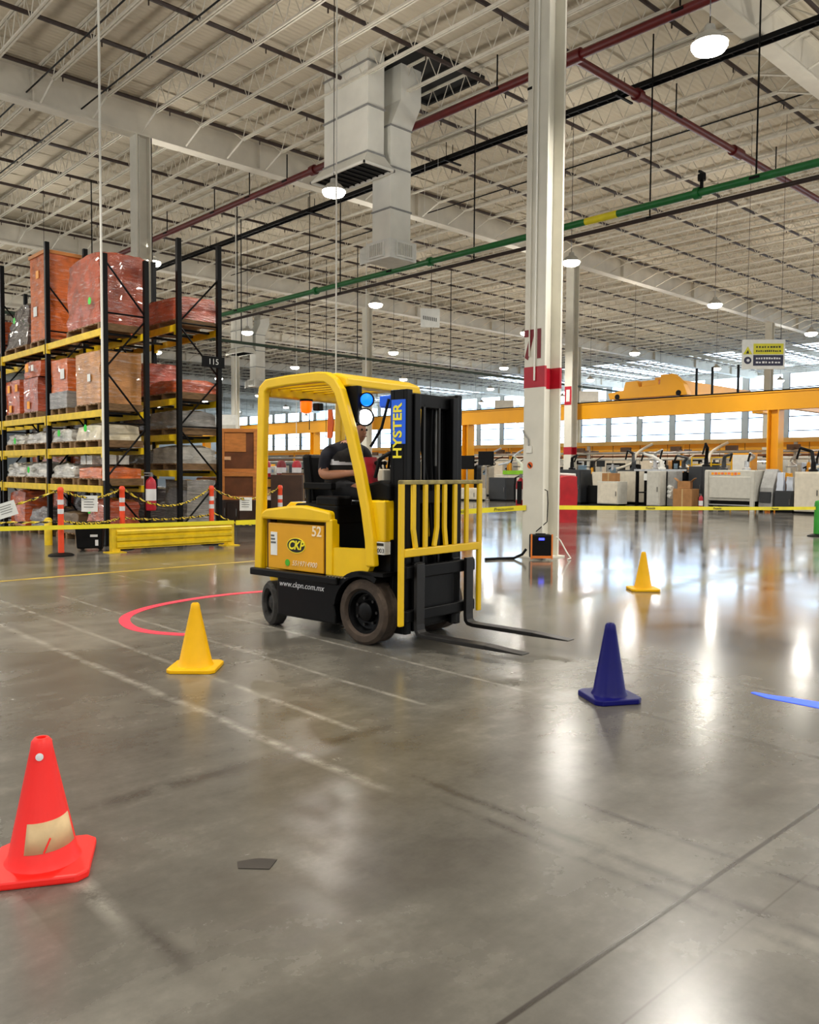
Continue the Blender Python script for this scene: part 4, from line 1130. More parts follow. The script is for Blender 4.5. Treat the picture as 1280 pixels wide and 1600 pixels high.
MB().box(.395, .435, -.5, .5, .735, .8).build('backrest_lower_bar', M_fyel, FL, bevel=.008)
for y, bend in ((-.375, .03), (-.225, 0), (-.075, -.035), (.025, .02), (.165, 0), (.33, 0)):
    MB().sweep([(.415, y, 1.3), (.415, y, .95), (.415, y + bend, .8)], [(-.012, -.022), (.012, -.022), (.012, .022), (-.012, .022)], (1, 0, 0)).build('backrest_bar', M_fyel, FL, bevel=.004)

# ------------------------------------------------------------------ driver
PR = thing('person', 'driver seated in the forklift wearing navy shirt and charcoal reflective vest', 'person', (4.79, 5.18, 0), FA)
bx_, bz_ = -.68, 0.0
HX = -.53
J = {}
verts = []; edges = []; rad = []
def jv(name, p, r, par=None):
    J[name] = len(verts); verts.append(p); rad.append(r if isinstance(r, tuple) else (r, r))
    if par: edges.append((J[par], J[name]))
jv('pelvis', (-.74, 0, 1.26), (.15, .12))
jv('waist', (-.73, 0, 1.38), (.145, .11), 'pelvis')
jv('chest', (-.69, -.01, 1.51), (.165, .125), 'waist')
jv('upper', (-.655, -.01, 1.585), (.12, .1), 'chest')
jv('neck', (-.585, -.02, 1.655), .055, 'upper')
jv('chin', (HX + .02, -.02, 1.705), (.068, .075), 'neck')
jv('skull', (HX + .01, -.02, 1.77), (.078, .09), 'chin')
jv('crown', (HX, -.02, 1.83), (.062, .07), 'skull')
for s, nm in ((-1, 'r'), (1, 'l')):
    jv(nm + 'sh', (-.67 + s * .07, s * .185 - .01, 1.565), .068, 'upper')
    el = (-.66 + s * .03, s * .26 - .03, 1.36)
    jv(nm + 'el', el, .05, nm + 'sh')
    wr = (-.42, -.2, 1.385) if s < 0 else (-.38, .04, 1.40)
    mid = tuple((a + b) / 2 for a, b in zip(el, wr))
    jv(nm + 'fa', mid, .042, nm + 'el')
    jv(nm + 'wr', wr, (.028, .024), nm + 'fa')
    d = (Vector(wr) - Vector(el)).normalized(); side = d.cross(Vector((0, 0, 1))).normalized()
    palm = Vector(wr) + d * .055
    jv(nm + 'palm', tuple(palm), (.036, .018), nm + 'wr')
    for k in range(4):
        base = palm + d * .035 + side * (.028 - .019 * k)
        ln = (.03, .034, .032, .025)[k]
        jv(nm + 'f%da' % k, tuple(base), .0095, nm + 'palm')
        jv(nm + 'f%db' % k, tuple(base + d * ln + Vector((0, 0, -.012))), .0085, nm + 'f%da' % k)
        jv(nm + 'f%dc' % k, tuple(base + d * ln * 1.5 + Vector((0, 0, -.036))), .0075, nm + 'f%db' % k)
    th = palm - side * .0 + side * (.04 if s < 0 else -.045) * -1
    jv(nm + 't1', tuple(Vector(wr) + d * .035 + side * (-s) * -.03), .0105, nm + 'palm')
    jv(nm + 't2', tuple(Vector(wr) + d * .075 + side * (-s) * -.05 + Vector((0, 0, -.012))), .009, nm + 't1')
    # legs
    jv(nm + 'hip', (-.68, s * .1, 1.25), .095, 'pelvis')
    jv(nm + 'kn', (-.24, s * .16, 1.2), .068, nm + 'hip')
    jv(nm + 'cf', (-.17, s * .16, .92), .056, nm + 'kn')
    jv(nm + 'an', (-.14, s * .16, .64), .04, nm + 'cf')
    jv(nm + 'ft', (-.02, s * .16, .59), (.042, .032), nm + 'an')
me = bpy.data.meshes.new('body'); me.from_pydata(verts, edges, [])
bo = bpy.data.objects.new('body_source', me); COL.objects.link(bo)
md = bo.modifiers.new('skin', 'SKIN'); md.use_smooth_shade = True
for i, v in enumerate(me.skin_vertices[0].data):
    v.radius = rad[i]; v.use_root = (i == 0)
ms = bo.modifiers.new('sub', 'SUBSURF'); ms.levels = 2; ms.render_levels = 2
bpy.context.view_layer.update()
bme = bpy.data.meshes.new_from_object(bo.evaluated_get(bpy.context.evaluated_depsgraph_get()))
bpy.data.objects.remove(bo)
for m in (M_navy, M_skin, M_trous, M_black): bme.materials.append(m)
def seg_d(p, a, b):
    u = max(0, min(1, (p - a).dot(b - a) / (b - a).length_squared)); return (p - a.lerp(b, u)).length
for p in bme.polygons:
    c = p.center; p.use_smooth = True
    if c.z > 1.655 and c.x > -.64 and abs(c.y + .02) < .1: p.material_index = 1
    elif any(seg_d(c, Vector(verts[J[n_ + 'el']]), Vector(verts[J[n_ + 'wr']])) < .07 and c.z < 1.425 for n_ in 'rl') or any((c - Vector(verts[J[n_ + 'palm']])).length < .13 for n_ in 'rl'): p.material_index = 1
    elif c.z < .68: p.material_index = 3
    elif c.z < 1.33: p.material_index = 2
    else: p.material_index = 0
body = bpy.data.objects.new('body', bme); COL.objects.link(body); body.parent = PR
# vest as a shell over the chest
vest = MB()
n = 20; rings = []
for z, rx, ry, ox in ((1.27, .135, .175, -.735), (1.38, .135, .175, -.715), (1.5, .148, .19, -.69), (1.57, .125, .165, -.665), (1.615, .085, .1, -.63)):
    rings.append([(ox + rx * math.cos(2 * math.pi * k / n), -.01 + ry * math.sin(2 * math.pi * k / n), z) for k in range(n)])
vs = [p for r_ in rings for p in r_]; fs = [(i * n + k, i * n + (k + 1) % n, (i + 1) * n + (k + 1) % n, (i + 1) * n + k) for i in range(4) for k in range(n)]
vest.add(vs, fs); vo = vest.build('vest', M_vest, PR, True)
rb = MB()
for z, rx, ry, ox in ((1.455, .15, .193, -.699),):
    r1 = [(ox + rx * math.cos(2 * math.pi * k / n), -.01 + ry * math.sin(2 * math.pi * k / n), z) for k in range(n)]
    r2 = [(p[0], p[1], z + .05) for p in r1]
    rb.add(r1 + r2, [(k, (k + 1) % n, n + (k + 1) % n, n + k) for k in range(n)])
rb.build('reflective_stripe', M_refl, vo, True)
# hair, eyes, nose, mouth, ears
hr = MB()
vs = []; fs = []; n = 18; mrg = 8
for i in range(mrg + 1):
    th = R(105) * i / mrg
    for k in range(n):
        a = 2 * math.pi * k / n
        rx = .098 * math.sin(th); lim = 1.0
        z = 1.77 + .098 * math.cos(th)
        x = HX - .005 + rx * math.cos(a); y = -.02 + rx * .86 * math.sin(a)
        if math.cos(a) > .3 and z < 1.8: z = 1.8 + (z - 1.8) * .1; x = HX - .005 + .07 * math.cos(a)
        vs.append((x, y, z))
for i in range(mrg):
    for k in range(n): fs.append((i * n + k, i * n + (k + 1) % n, (i + 1) * n + (k + 1) % n, (i + 1) * n + k))
hr.add(vs, fs).build('hair', M_hair, PR, True)
for s in (-1, 1):
    MB().lathe([(.002, -.011), (.011, 0), (.002, .011)], 10, Matrix.Translation((HX + .087, -.02 + s * .03, 1.765))).build('eye', M_blackink, PR, True)
    MB().lathe([(.004, -.03), (.016, -.02), (.018, .01), (.006, .03)], 10, Matrix.Translation((HX, -.02 + s * .084, 1.755))).build('ear', M_skin, PR, True)
MB().add([(HX + .092, -.02, 1.77), (HX + .115, -.02, 1.735), (HX + .09, -.036, 1.73), (HX + .09, -.004, 1.73)], [(0, 1, 2), (0, 3, 1), (1, 3, 2), (0, 2, 3)]).build('nose', M_skin, PR, True)
MB().cbox((HX + .092, -.02, 1.708), (.01, .045, .008)).build('mouth', mat('lip', (130, 74, 62), .6), PR)
# orange strap hanging behind the near pillar
MB().prism([(-.52, 1.68), (-.47, 1.68), (-.45, 1.8), (-.47, 1.92), (-.51, 1.92)], 'y', -.4, -.385).build('orange_strap', mat('strap_orange', (250, 104, 30), .6), FL)

# ------------------------------------------------------------------ cones
def cone(name, label, loc, rz, m, h, base, r0_, r1_, n=32, thick=.03):
    t = thing(name, label, 'traffic cone', loc, rz, 'training course cones')
    b = base / 2; c = .035
    MB().prism([(-b + c, -b), (b - c, -b), (b, -b + c), (b, b - c), (b - c, b), (-b + c, b), (-b, b - c), (-b, -b + c)], 'z', 0, thick).build('base', m, t, bevel=.008)
    MB().lathe([(r0_ + .012, thick), (r0_, thick + .02), (r1_ + .006, h - .04), (r1_ + .002, h - .012), (r1_ - .008, h), (r1_ - .016, h), (r1_ - .018, h - .05)], n).build('cone_body', m, t, True)
    return t
Mc_red = mat('cone_red', (250, 34, 26), .45, 0, .04, 6)
Mc_yel = mat('cone_yellow', (238, 180, 0), .45, 0, .05, 6, spec=.25)
Mc_blue = mat('cone_blue', (12, 12, 92), .4, 0, .08, 6, spec=.2)
c1 = cone('traffic_cone', 'bright red cone with a tan tape patch at the left foreground', (1.03, 2.98, 0), R(62), Mc_red, .46, .33, .115, .032)
h1, ra, rb_ = .46, .115, .038
# tape patch wraps part of the cone on the camera side (local angles)
vs = []; fs = []; nn = 10
def cr(z): return ra + (rb_ - ra) * (z - .05) / (h1 - .09) + .0015
for i in range(nn + 1):
    a = R(155) + R(105) * i / nn
    zo = .03 * i / nn
    for z in (.085 + zo * .35, .185 + zo * .35):
        vs.append((cr(z) * math.cos(a), cr(z) * math.sin(a), z))
for i in range(nn): fs.append((i * 2, i * 2 + 2, i * 2 + 3, i * 2 + 1))
pt = MB().add(vs, fs).build('tape_patch', mat('tan_tape', (214, 184, 138), .6, 0, .1, 14), c1, True)
pt.modifiers.new('thick', 'SOLIDIFY').thickness = .002
MB().tube([(cr(.09) * math.cos(R(190)) - .002, cr(.09) * math.sin(R(190)), .09), (cr(.135) * math.cos(R(203)) - .002, cr(.135) * math.sin(R(203)), .135)], .003, 6).build('tear', MATS['cone_red'], c1)
MB().lathe([(.004, -.003), (.013, -.002), (.013, .002), (.004, .004)], 14, Matrix.Translation((.047 * math.cos(R(180)), .047 * math.sin(R(180)), .405)) @ Matrix.Rotation(R(-80), 4, 'Y')).build('eyelet', M_refl, c1)
c2 = cone('traffic_cone', 'yellow cone left of the forklift in front of the red floor arc', (2.88, 5.27, 0), R(47), Mc_yel, .47, .34, .115, .028)
c3 = cone('traffic_cone', 'dark blue cone on a square base right of the forklift', (4.4, 2.87, 0), R(60), Mc_blue, .475, .31, .1, .03, thick=.035)
MB().cbox((.12, -.1, .037), (.05, .03, .003)).build('scuff_sticker', M_refl, c3)
c4 = cone('traffic_cone', 'small far yellow cone near the numbered white column', (8.85, 5.33, 0), R(47), Mc_yel, .46, .34, .1, .026)
MB().add([(cr_ * math.cos(R(a)), cr_ * math.sin(R(a)), z) for a in (292, 300) for cr_, z in ((.103, .06), (.034, .42))], [(0, 2, 3, 1)]).build('dark_edge_strip', M_blackink, c4)
t = thing('green_post', 'green post on a black base at the right picture edge', 'post', (19.66, 7.41, 0))
MB().lathe([(.22, 0), (.22, .02), (.1, .06), (.03, .06)], 20).build('rubber_base', M_black, t, True)
MB().lathe([(.09, .05), (.085, .75), (.07, .8), (.02, .82)], 18).build('tube', mat('post_green', (40, 150, 40), .45, 0, .06), t, True)

# ------------------------------------------------------------------ floor markings, and projected light imitated by glowing strips
o = MB().box(-2.0, 9.6, -.05, .05, 0, .002).build('painted_line', mat('worn_yellow_paint', (196, 164, 60), .5, 0, .3, 3), None, loc=(0, 11.0, .001)); tag(o, 'worn yellow line painted on the floor in front of the racks', 'floor line')
def floor_ribbon(name, label, pts, w, m, cat):
    vs = []; fs = []
    P = [Vector((p[0], p[1], 0)) for p in pts]; n = len(P); o0 = P[0]
    for i, p in enumerate(P):
        d = (P[min(i + 1, n - 1)] - P[max(i - 1, 0)]).normalized(); sd = Vector((-d.y, d.x, 0))
        ww = w[i] if isinstance(w, (list, tuple)) else w
        for zz in (0, .002): vs += [p - o0 + sd * ww / 2 + Vector((0, 0, zz)), p - o0 - sd * ww / 2 + Vector((0, 0, zz))]
    for i in range(n - 1):
        q = i * 4
        fs += [(q + 2, q + 3, q + 7, q + 6), (q, q + 4, q + 5, q + 1), (q, q + 2, q + 6, q + 4), (q + 1, q + 5, q + 7, q + 3)]
    fs += [(0, 1, 3, 2), ((n - 1) * 4, (n - 1) * 4 + 2, (n - 1) * 4 + 3, (n - 1) * 4 + 1)]
    o = MB().add(vs, fs).build(name, m, None, loc=(o0.x, o0.y, .001))
    return tag(o, label, cat)
def smooth_pts(ps, k=6):
    out = []
    for i in range(len(ps) - 1):
        p0, p1, p2, p3 = [Vector(ps[max(0, min(len(ps) - 1, i + d))] + (0,)) for d in (-1, 0, 1, 2)]
        for j in range(k):
            t_ = j / k
            out.append(.5 * ((2 * p1) + (p2 - p0) * t_ + (2 * p0 - 5 * p1 + 4 * p2 - p3) * t_ * t_ + (3 * p1 - p0 - 3 * p2 + p3) * t_ ** 3))
    out.append(Vector(ps[-1] + (0,)))
    return out
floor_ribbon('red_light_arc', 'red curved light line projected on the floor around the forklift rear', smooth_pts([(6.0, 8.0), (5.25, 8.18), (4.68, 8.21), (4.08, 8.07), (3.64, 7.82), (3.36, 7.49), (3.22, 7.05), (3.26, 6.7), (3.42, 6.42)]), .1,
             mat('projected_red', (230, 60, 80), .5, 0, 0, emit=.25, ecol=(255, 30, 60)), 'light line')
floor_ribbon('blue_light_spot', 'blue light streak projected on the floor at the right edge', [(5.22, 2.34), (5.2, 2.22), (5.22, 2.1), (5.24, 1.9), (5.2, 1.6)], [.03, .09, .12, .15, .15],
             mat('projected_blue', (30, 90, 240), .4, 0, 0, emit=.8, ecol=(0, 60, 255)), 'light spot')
o = MB().prism([(-.06, -.03), (.05, -.04), (.07, .03), (.0, .045), (-.07, .02)], 'z', 0, .002).build('black_tape_scrap', mat('tape_scrap', (52, 46, 40), .7, 0, .2), None, loc=(1.59, 2.48, .001)); tag(o, 'dark scrap of tape stuck to the floor in the foreground', 'scrap'); o.rotation_euler.z = R(-40)

# ------------------------------------------------------------------ equipment around the numbered column
t = thing('portable_heater', 'black and orange box unit with blue display at the column foot', 'box unit', (10.7, 8.33, 0), R(-42))
M_hor = mat('heater_orange', (222, 120, 40), .5, 0, .06)
MB().box(-.17, .17, -.17, .05, .03, .41).build('body', M_black, t, bevel=.02)
for x in (-.165, .165): MB().box(x - .012, x + .012, -.182, -.165, .02, .42).build('edge_strip', M_hor, t, bevel=.004)
MB().box(-.15, .15, -.18, -.168, .035, .075).build('front_strip', M_hor, t)
dsp = MB().box(-.08, .06, -.176, -.17, .3, .38).build('display', M_black, t)
MB().box(-.05, .04, -.179, -.176, .325, .36).build('lit_digits', mat('display_blue', (60, 60, 255), .3, 0, 0, emit=3.0, ecol=(60, 70, 255)), dsp)
MB().box(-.08, .08, -.06, -.03, .41, .425).build('handle', M_black, t)
o = MB().tube([(-.2, .1, .16), (-.27, .12, .08), (-.38, .2, .02), (-.6, .34, .015), (-.85, .4, .018)], .022, 8).build('power_cable', M_black, None, True, loc=(10.76, 8.4, 0)); tag(o, 'black cable lying on the floor left of the box unit', 'cable')
o = MB().tube([(.16, -.1, .36), (.24, -.12, .3), (.3, -.2, .12), (.31, -.28, .015), (.2, -.3, .012)], .012, 8).build('grey_cable', M_galv, None, True, loc=(10.8, 8.3, 0)); tag(o, 'grey cable falling to the floor right of the box unit', 'cable')
t = thing('covered_hose_reel', 'tall red fabric cover standing on the floor behind the numbered column', 'cover', (19.4, 14.15, 0), R(47))
lumpy_box(MB(), -.2, .2, -.24, .24, 0, 1.32, .03, 3, 9, .04, 2.0, .02).build('fabric_cover', mat('red_fabric', (190, 22, 34), .6, 0, .14, 3), t, True)
MB().tube([(-.1, -.2, 1.34), (.1, .2, 1.36)], .04, 8).build('white_cap', M_white, t, True)

# ------------------------------------------------------------------ hanging signs
t = thing('hanging_sign', 'large hanging safety sign with yellow and navy panels, upper right', 'sign', (25.0, 11.15, 5.02), R(-47))
MB().box(-.63, .63, -.015, .015, -.46, .42).build('board', M_white, t)
MB().box(-.3, .58, -.02, -.016, -.02, .3).build('yellow_panel', mat('sign_yellow', (214, 206, 30), .5, 0, .04), t)
MB().box(-.3, .58, -.02, -.016, -.36, -.04).build('navy_panel', mat('sign_navy', (26, 28, 60), .5, 0, .05), t)
MB().prism([(-.6, -.02), (-.33, -.02), (-.465, .22)], 'y', -.02, -.016).build('warning_triangle', MATS['sign_yellow'], t)
MB().prism([(-.52, .0), (-.42, .0), (-.46, .12)], 'y', -.022, -.02).build('triangle_mark', M_blackink, t)
MB().lathe([(.11, 0), (.11, .004)], 20, Matrix.Translation((-.46, -.016, -.2)) @ Matrix.Rotation(R(90), 4, 'X')).build('mandatory_disc', MATS['sign_navy'], t)
MB().lathe([(.045, 0), (.045, .004)], 12, Matrix.Translation((-.45, -.021, -.2)) @ Matrix.Rotation(R(90), 4, 'X')).build('disc_mark', M_refl, t)
random.seed(3)
for z, m_, n_ in ((.2, M_blackink, 9), (.08, M_blackink, 12), (-.14, M_refl, 10), (-.26, M_refl, 8)):
    w_ = .74 / n_
    for k in range(n_):
        x = -.22 + k * w_
        MB().box(x, x + w_ * random.uniform(.45, .8), -.0225, -.0205, z - .028, z + random.uniform(.015, .03)).build('printed_mark', m_, t)
for x in (-.5, .5): MB().tube([(x, 0, .42), (x, 0, ZD - 5.02)], .006, 5).build('suspension_wire', M_blackst, t)
t = thing('hanging_sign', 'small square white sign hanging near the middle of the hall', 'sign', (17.7, 18.03, 6.02), R(-35))
MB().box(-.29, .29, -.01, .01, -.28, .28).build('board', M_white, t)
for k in range(8): MB().box(-.22 + k * .055, -.19 + k * .055, -.013, -.0105, -.05 - .008 * k, .06 - .008 * k).build('printed_mark', M_ink, t)
for x in (-.2, .2): MB().tube([(x, 0, .28), (x, 0, ZD - 6.02)], .005, 5).build('suspension_wire', M_galv, t)
# distant signs and white boards
for (x, y, z, w_, lab) in ((44.0, 37.5, 5.9, 1.3, 'white hanging board in the distance right of the forklift mast'), (40.0, 27.8, 5.6, 1.1, 'white hanging board in the distance above the crane trolley'), (24.0, 40.3, 4.0, 1.2, 'white hanging board in the distance beside the forklift rear pillar')):
    t = thing('hanging_board', lab, 'sign', (x, y, z), R(-43))
    MB().box(-w_ / 2, w_ / 2, -.02, .02, -.45, .45).build('board', M_white, t)
    MB().box(-w_ / 2 + .1, w_ / 2 - .1, -.025, -.021, -.4, -.1).build('lower_panel', M_lgrey, t)
    for xx in (-.4, .4): MB().tube([(xx, 0, .45), (xx, 0, ZD - z)], .008, 5).build('suspension_wire', M_galv, t)

# ------------------------------------------------------------------ yellow crane
CX = 32.75
def ibeam(mb, x, z0, z1, y0, y1, w=.3, tf=.05, tw=.03):
    mb.box(x - w / 2, x + w / 2, y0, y1, z0, z0 + tf).box(x - w / 2, x + w / 2, y0, y1, z1 - tf, z1).box(x - tw / 2, x + tw / 2, y0, y1, z0 + tf, z1 - tf)
t = thing('crane_runway', 'long amber crane runway beam on posts crossing behind the columns', 'crane', (CX, 0, 0))
MB().box(-.17, .17, -2, 62, 3.91, 4.6).build('runway_beam', M_crane, t)
MB().box(-.21, .21, -2, 62, 4.58, 4.63).build('top_flange', M_crane, t)
MB().box(-.05, .05, -2, 62, 4.63, 4.7).build('crane_rail', M_blackst, t)
for y in (14.05, 30.4, 44.0, 58.0):
    p = MB().box(-.25, .25, y - .22, y - .18, 0, 3.91).box(-.25, .25, y + .18, y + .22, 0, 3.91).box(-.02, .02, y - .18, y + .18, 0, 3.91).build('post', M_crane, t)
    MB().box(-.35, .35, y - .35, y + .35, 0, .03).build('base_plate', M_crane, p)
tr_ = thing('crane_trolley', 'amber crane end truck riding on the runway beam', 'crane trolley', (CX, 19.6, 4.703))
MB().prism([(-1.9, .02), (1.9, .02), (2.0, .3), (1.2, .4), (1.1, .75), (.5, .78), (.4, .5), (-.6, .55), (-.65, .95), (-1.2, .95), (-1.7, .5)], 'x', -.2, .2).build('end_truck', M_crane, tr_, bevel=.02)
MB().box(-.15, .15, -.5, .3, .5, .75).build('drive_motor', M_crane, tr_, bevel=.02)
for y in (-1.5, 1.5): MB().tube([(-.22, y, .12), (.22, y, .12)], .12, 16).build('wheel', M_blackst, tr_)
for y in (-2.2, -2.9, -4.0): MB().box(-.03, .03, y - .04, y + .04, .0, 1.1).build('power_arm', M_blackst, tr_)
t = thing('crane_bridge', 'amber crane bridge girder spanning away from the trolley', 'crane', (CX, 19.3, 5.35))
MB().box(.25, 22, -.2, .2, -.35, .25).build('bridge_girder', M_crane, t); MB().box(10, 11.2, -.3, .3, -.8, -.35).build('hoist', M_crane, t, bevel=.03)
t = thing('crane_runway', 'second amber crane runway beam farther back at far right', 'crane', (54.5, 0, 0))
MB().box(-.17, .17, -6, 62, 2.75, 3.3).build('runway_beam', M_crane, t)
for y in (-2, 12, 26, 40, 54): MB().box(-.22, .22, y - .2, y + .2, 0, 2.75).build('post', M_crane, t)

# overhead service frame with wrapped ductwork
t = thing('service_frame', 'cream and amber overhead service frame carrying pipes behind the crane', 'frame', (34.6, 0, 0))
M_ambcream = mat('amber_cream', (232, 192, 110), .5, 0, .08, 1)
MB().box(-.1, .1, 2, 60, 2.72, 2.9).build('upper_rail', M_ambcream, t)
MB().box(.5, .7, 2, 60, 2.55, 2.8).build('upper_rail', M_crane, t)
MB().tube([(-.3, 2, 2.35), (-.3, 60, 2.35)], .06, 8).build('service_pipe', M_alu, t, True)
MB().tube([(-.1, 2, 2.05), (-.1, 60, 2.05)], .045, 8).build('service_pipe', M_lgrey, t, True)
MB().tube([(.3, 2, 2.2), (.3, 60, 2.2)], .05, 8).build('service_pipe', mat('copper_pipe', (170, 120, 90), .4, .4, .1), t, True)
for k in range(12):
    y = 4 + k * 5.0
    MB().box(-.06, .06, y - .06, y + .06, 0, 2.72).build('leg', M_crane if k % 2 else M_lgrey, t)
    MB().box(-.4, .8, y - .05, y + .05, 2.4, 2.5).build('bracket', mat('bracket_brown', (110, 84, 64), .5), t)
for k in range(16):
    MB().box(-.16, .0, 6 + k * 2.6, 6.5 + k * 2.6, 2.42, 2.62).build('cable_clip', MATS['bracket_brown'], t)
M_film = mat('white_film', (206, 214, 228), .35, 0, .08, 1.2, bump=.2, bscale=3)
M_filmb = mat('blue_film', (150, 190, 226), .35, 0, .1, 1.2)
M_bluemk = mat('blue_mark', (70, 120, 200), .5, 0, .1)
random.seed(11)
# ------------------------------------------------------------------ machines and cabinets along the crane bay
def cabinet(label, x, y0, y1, h, d, m, m2=None, cat='cabinet', doors=1, name='cabinet', rz=0):
    w_ = y1 - y0
    t = thing(name, label, cat, (x, (y0 + y1) / 2, 0), rz)
    MB().box(0, d, -w_ / 2, w_ / 2, .08, h).build('body', m, t, bevel=.015)
    MB().box(.04, d - .04, -w_ / 2 + .03, w_ / 2 - .03, 0, .08).build('plinth', M_black, t)
    for k in range(doors):
        a = -w_ / 2 + .03 + k * (w_ - .06) / doors
        dr = MB().box(-.02, 0, a + .01, a + (w_ - .06) / doors - .01, .12, h - .06).build('door', m2 or m, t, bevel=.006)
        MB().box(-.045, -.02, a + .06, a + .09, h * .5 - .1, h * .5 + .1).build('handle', M_steel, dr)
    return t
def carton(label, x, y, z, sx, sy, sz, rz=0, open_=False, m=None):
    m = m or M_card
    t = thing('cardboard_box', label, 'box', (x, y, z), rz)
    if open_:
        MB().box(-sx / 2, sx / 2, -sy / 2, -sy / 2 + .01, 0, sz).box(-sx / 2, sx / 2, sy / 2 - .01, sy / 2, 0, sz).box(-sx / 2, -sx / 2 + .01, -sy / 2, sy / 2, 0, sz).box(sx / 2 - .01, sx / 2, -sy / 2, sy / 2, 0, sz).box(-sx / 2, sx / 2, -sy / 2, sy / 2, 0, .01).build('body', m, t)
        for s in (-1, 1):
            MB().add([(-sx / 2, s * sy / 2, sz), (sx / 2, s * sy / 2, sz), (sx / 2, s * sy * .8, sz + sy * .25), (-sx / 2, s * sy * .8, sz + sy * .25), (-sx / 2, s * (sy / 2 + .01), sz - .01), (sx / 2, s * (sy / 2 + .01), sz - .01), (sx / 2, s * (sy * .8 + .01), sz + sy * .25 - .01), (-sx / 2, s * (sy * .8 + .01), sz + sy * .25 - .01)],
                     [(0, 1, 2, 3), (4, 7, 6, 5), (0, 4, 5, 1), (1, 5, 6, 2), (2, 6, 7, 3), (3, 7, 4, 0)]).build('flap', m, t)
    else:
        MB().box(-sx / 2, sx / 2, -sy / 2, sy / 2, 0, sz).build('body', m, t, bevel=.01)
        MB().box(-sx / 2 - .002, sx / 2 + .002, -.03, .03, .01, sz + .002).build('packing_tape', mat('packing_tape', (190, 160, 110), .3), t)
    return t
cabinet('dark slate cabinet just right of the red cover', 31.0, 21.9, 23.4, 1.55, .8, M_slate)
cabinet('low black bench left of the pale grey cabinet', 31.4, 20.75, 21.8, .85, .7, M_black, cat='bench', name='bench')
o = MB().prism([(-.3, 0), (.3, 0), (.36, .6), (-.36, .6)], 'x', 0, .4).build('parts_bin', M_cream, None, loc=(31.5, 21.3, .851)); tag(o, 'cream tapered parts bin on the low black bench', 'bin')
cabinet('pale grey two tone cabinet with an orange carton on top', 30.6, 19.7, 20.75, 1.05, .7, M_lgrey, M_cream)
carton('small orange brown carton on the pale grey cabinet', 30.95, 20.3, 1.051, .5, .6, .35, .1)
cabinet('slate machine housing with cream doors behind the pale grey cabinet', 32.8, 18.9, 21.2, 1.55, .9, M_slate, M_cream, cat='machine', name='machine_housing', doors=2)
t = thing('workbench', 'long workbench with pale top and black open shelf', 'workbench', (31.8, 18.2, 0))
MB().box(0, .9, -.95, 1.5, 1.5, 1.58).build('top', M_alu, t); 
for y in (-.85, .3, 1.4): MB().box(.05, .15, y - .05, y + .05, 0, 1.5).box(.75, .85, y - .05, y + .05, 0, 1.5).build('leg', M_black, t)
MB().box(.05, .85, -.85, 1.4, .55, .6).build('shelf', M_black, t); MB().box(.8, .84, -.85, 1.4, .1, 1.45).build('back_panel', M_black, t)
for k in range(3): MB().box(-.01, .0, .2 + k * .3, .42 + k * .3, 1.1, 1.4).build('pinned_note', M_paper, t)
cabinet('tall narrow off-white cabinet in front of the workbench', 30.6, 17.75, 18.35, 1.5, .5, M_lgrey)
gc = cabinet('grey cabinet with paper rolls beside the cardboard boxes', 31.0, 17.25, 17.65, 1.5, .5, M_mgrey)
for k, z in enumerate((.45, .62, .8)):
    MB().tube([(-.14, -.1, z), (-.02, .1, z + .05)], .09, 12).build('paper_roll', M_paper, gc, True)
cabinet('dark slate cabinet behind the cardboard boxes', 31.8, 15.95, 17.15, 1.7, .8, M_slate, doors=2)
carton('tall brown cardboard box in front of the slate cabinet', 30.7, 16.65, 0, .6, .8, .8)
carton('open brown carton on top of the tall cardboard box', 30.7, 16.7, .805, .45, .5, .3, .3, True)
# light grey press machine
t = thing('press_machine', 'large light grey machine with orange and yellow lettering on its front', 'machine', (30.4, 14.75, 0))
MB().box(.05, .9, -1.0, 1.0, .38, 1.55).build('housing', M_lgrey, t, bevel=.03)
MB().box(-.02, .05, -.85, .75, .48, 1.3).build('front_panel', M_lgrey, t, bevel=.02)
for y in (-.9, .9):
    MB().box(.0, .12, y - .07, y + .07, 0, 1.5).box(.75, .87, y - .07, y + .07, 0, 1.5).build('leg', M_lgrey, t)
MB().tube([(.06, -.9, .22), (.06, .9, .22)], .03, 8).build('stretcher', M_mgrey, t)
MB().box(.2, .8, -.8, .8, .15, .38).build('lower_mechanism', M_blackst, t)
random.seed(5)
mk = (M_orange_st, mat('orange_mark', (240, 120, 50), .5))
for k in range(9): MB().box(.035, .048, .62 - k * .13, .72 - k * .13 , 1.36 + random.uniform(-.02, .02), 1.46).build('lettering_mark', mk[k % 2], t)
extinguisher('small red fire extinguisher at the foot of the light grey machine', (30.2, 15.75, 0), 0, 1.0)
t = thing('sloped_machine', 'grey sloped machine guard right of the light grey machine', 'machine', (30.6, 13.44, 0))
MB().prism([(0, .1), (.8, .1), (.8, 1.5), (.5, 1.6), (.1, .9)], 'y', -.25, .25).build('guard', M_mgrey, t, bevel=.02)
MB().box(-.02, .06, -.2, .2, .35, .75).build('control_box', M_slate, t)
for y in (-.2, .2): MB().box(.1, .2, y - .04, y + .04, 0, .1).build('foot', M_black, t)
o = lumpy_box(MB(), -.2, .2, -.3, .3, 0, .65, .06, 4, 6, .1, 1).build('yellow_bag', M_crane, None, True, loc=(31.8, 13.3, .805)); tag(o, 'yellow bag on a machine left of the crane post', 'bag')
t = thing('machine_stand', 'low steel stand under the yellow bag', 'stand', (31.8, 13.3, 0))
MB().box(-.3, .3, -.35, .35, .74, .8).build('top', M_mgrey, t)
for sx in (-.25, .25):
    for sy in (-.3, .3): MB().box(sx - .03, sx + .03, sy - .03, sy + .03, 0, .74).build('leg', M_mgrey, t)
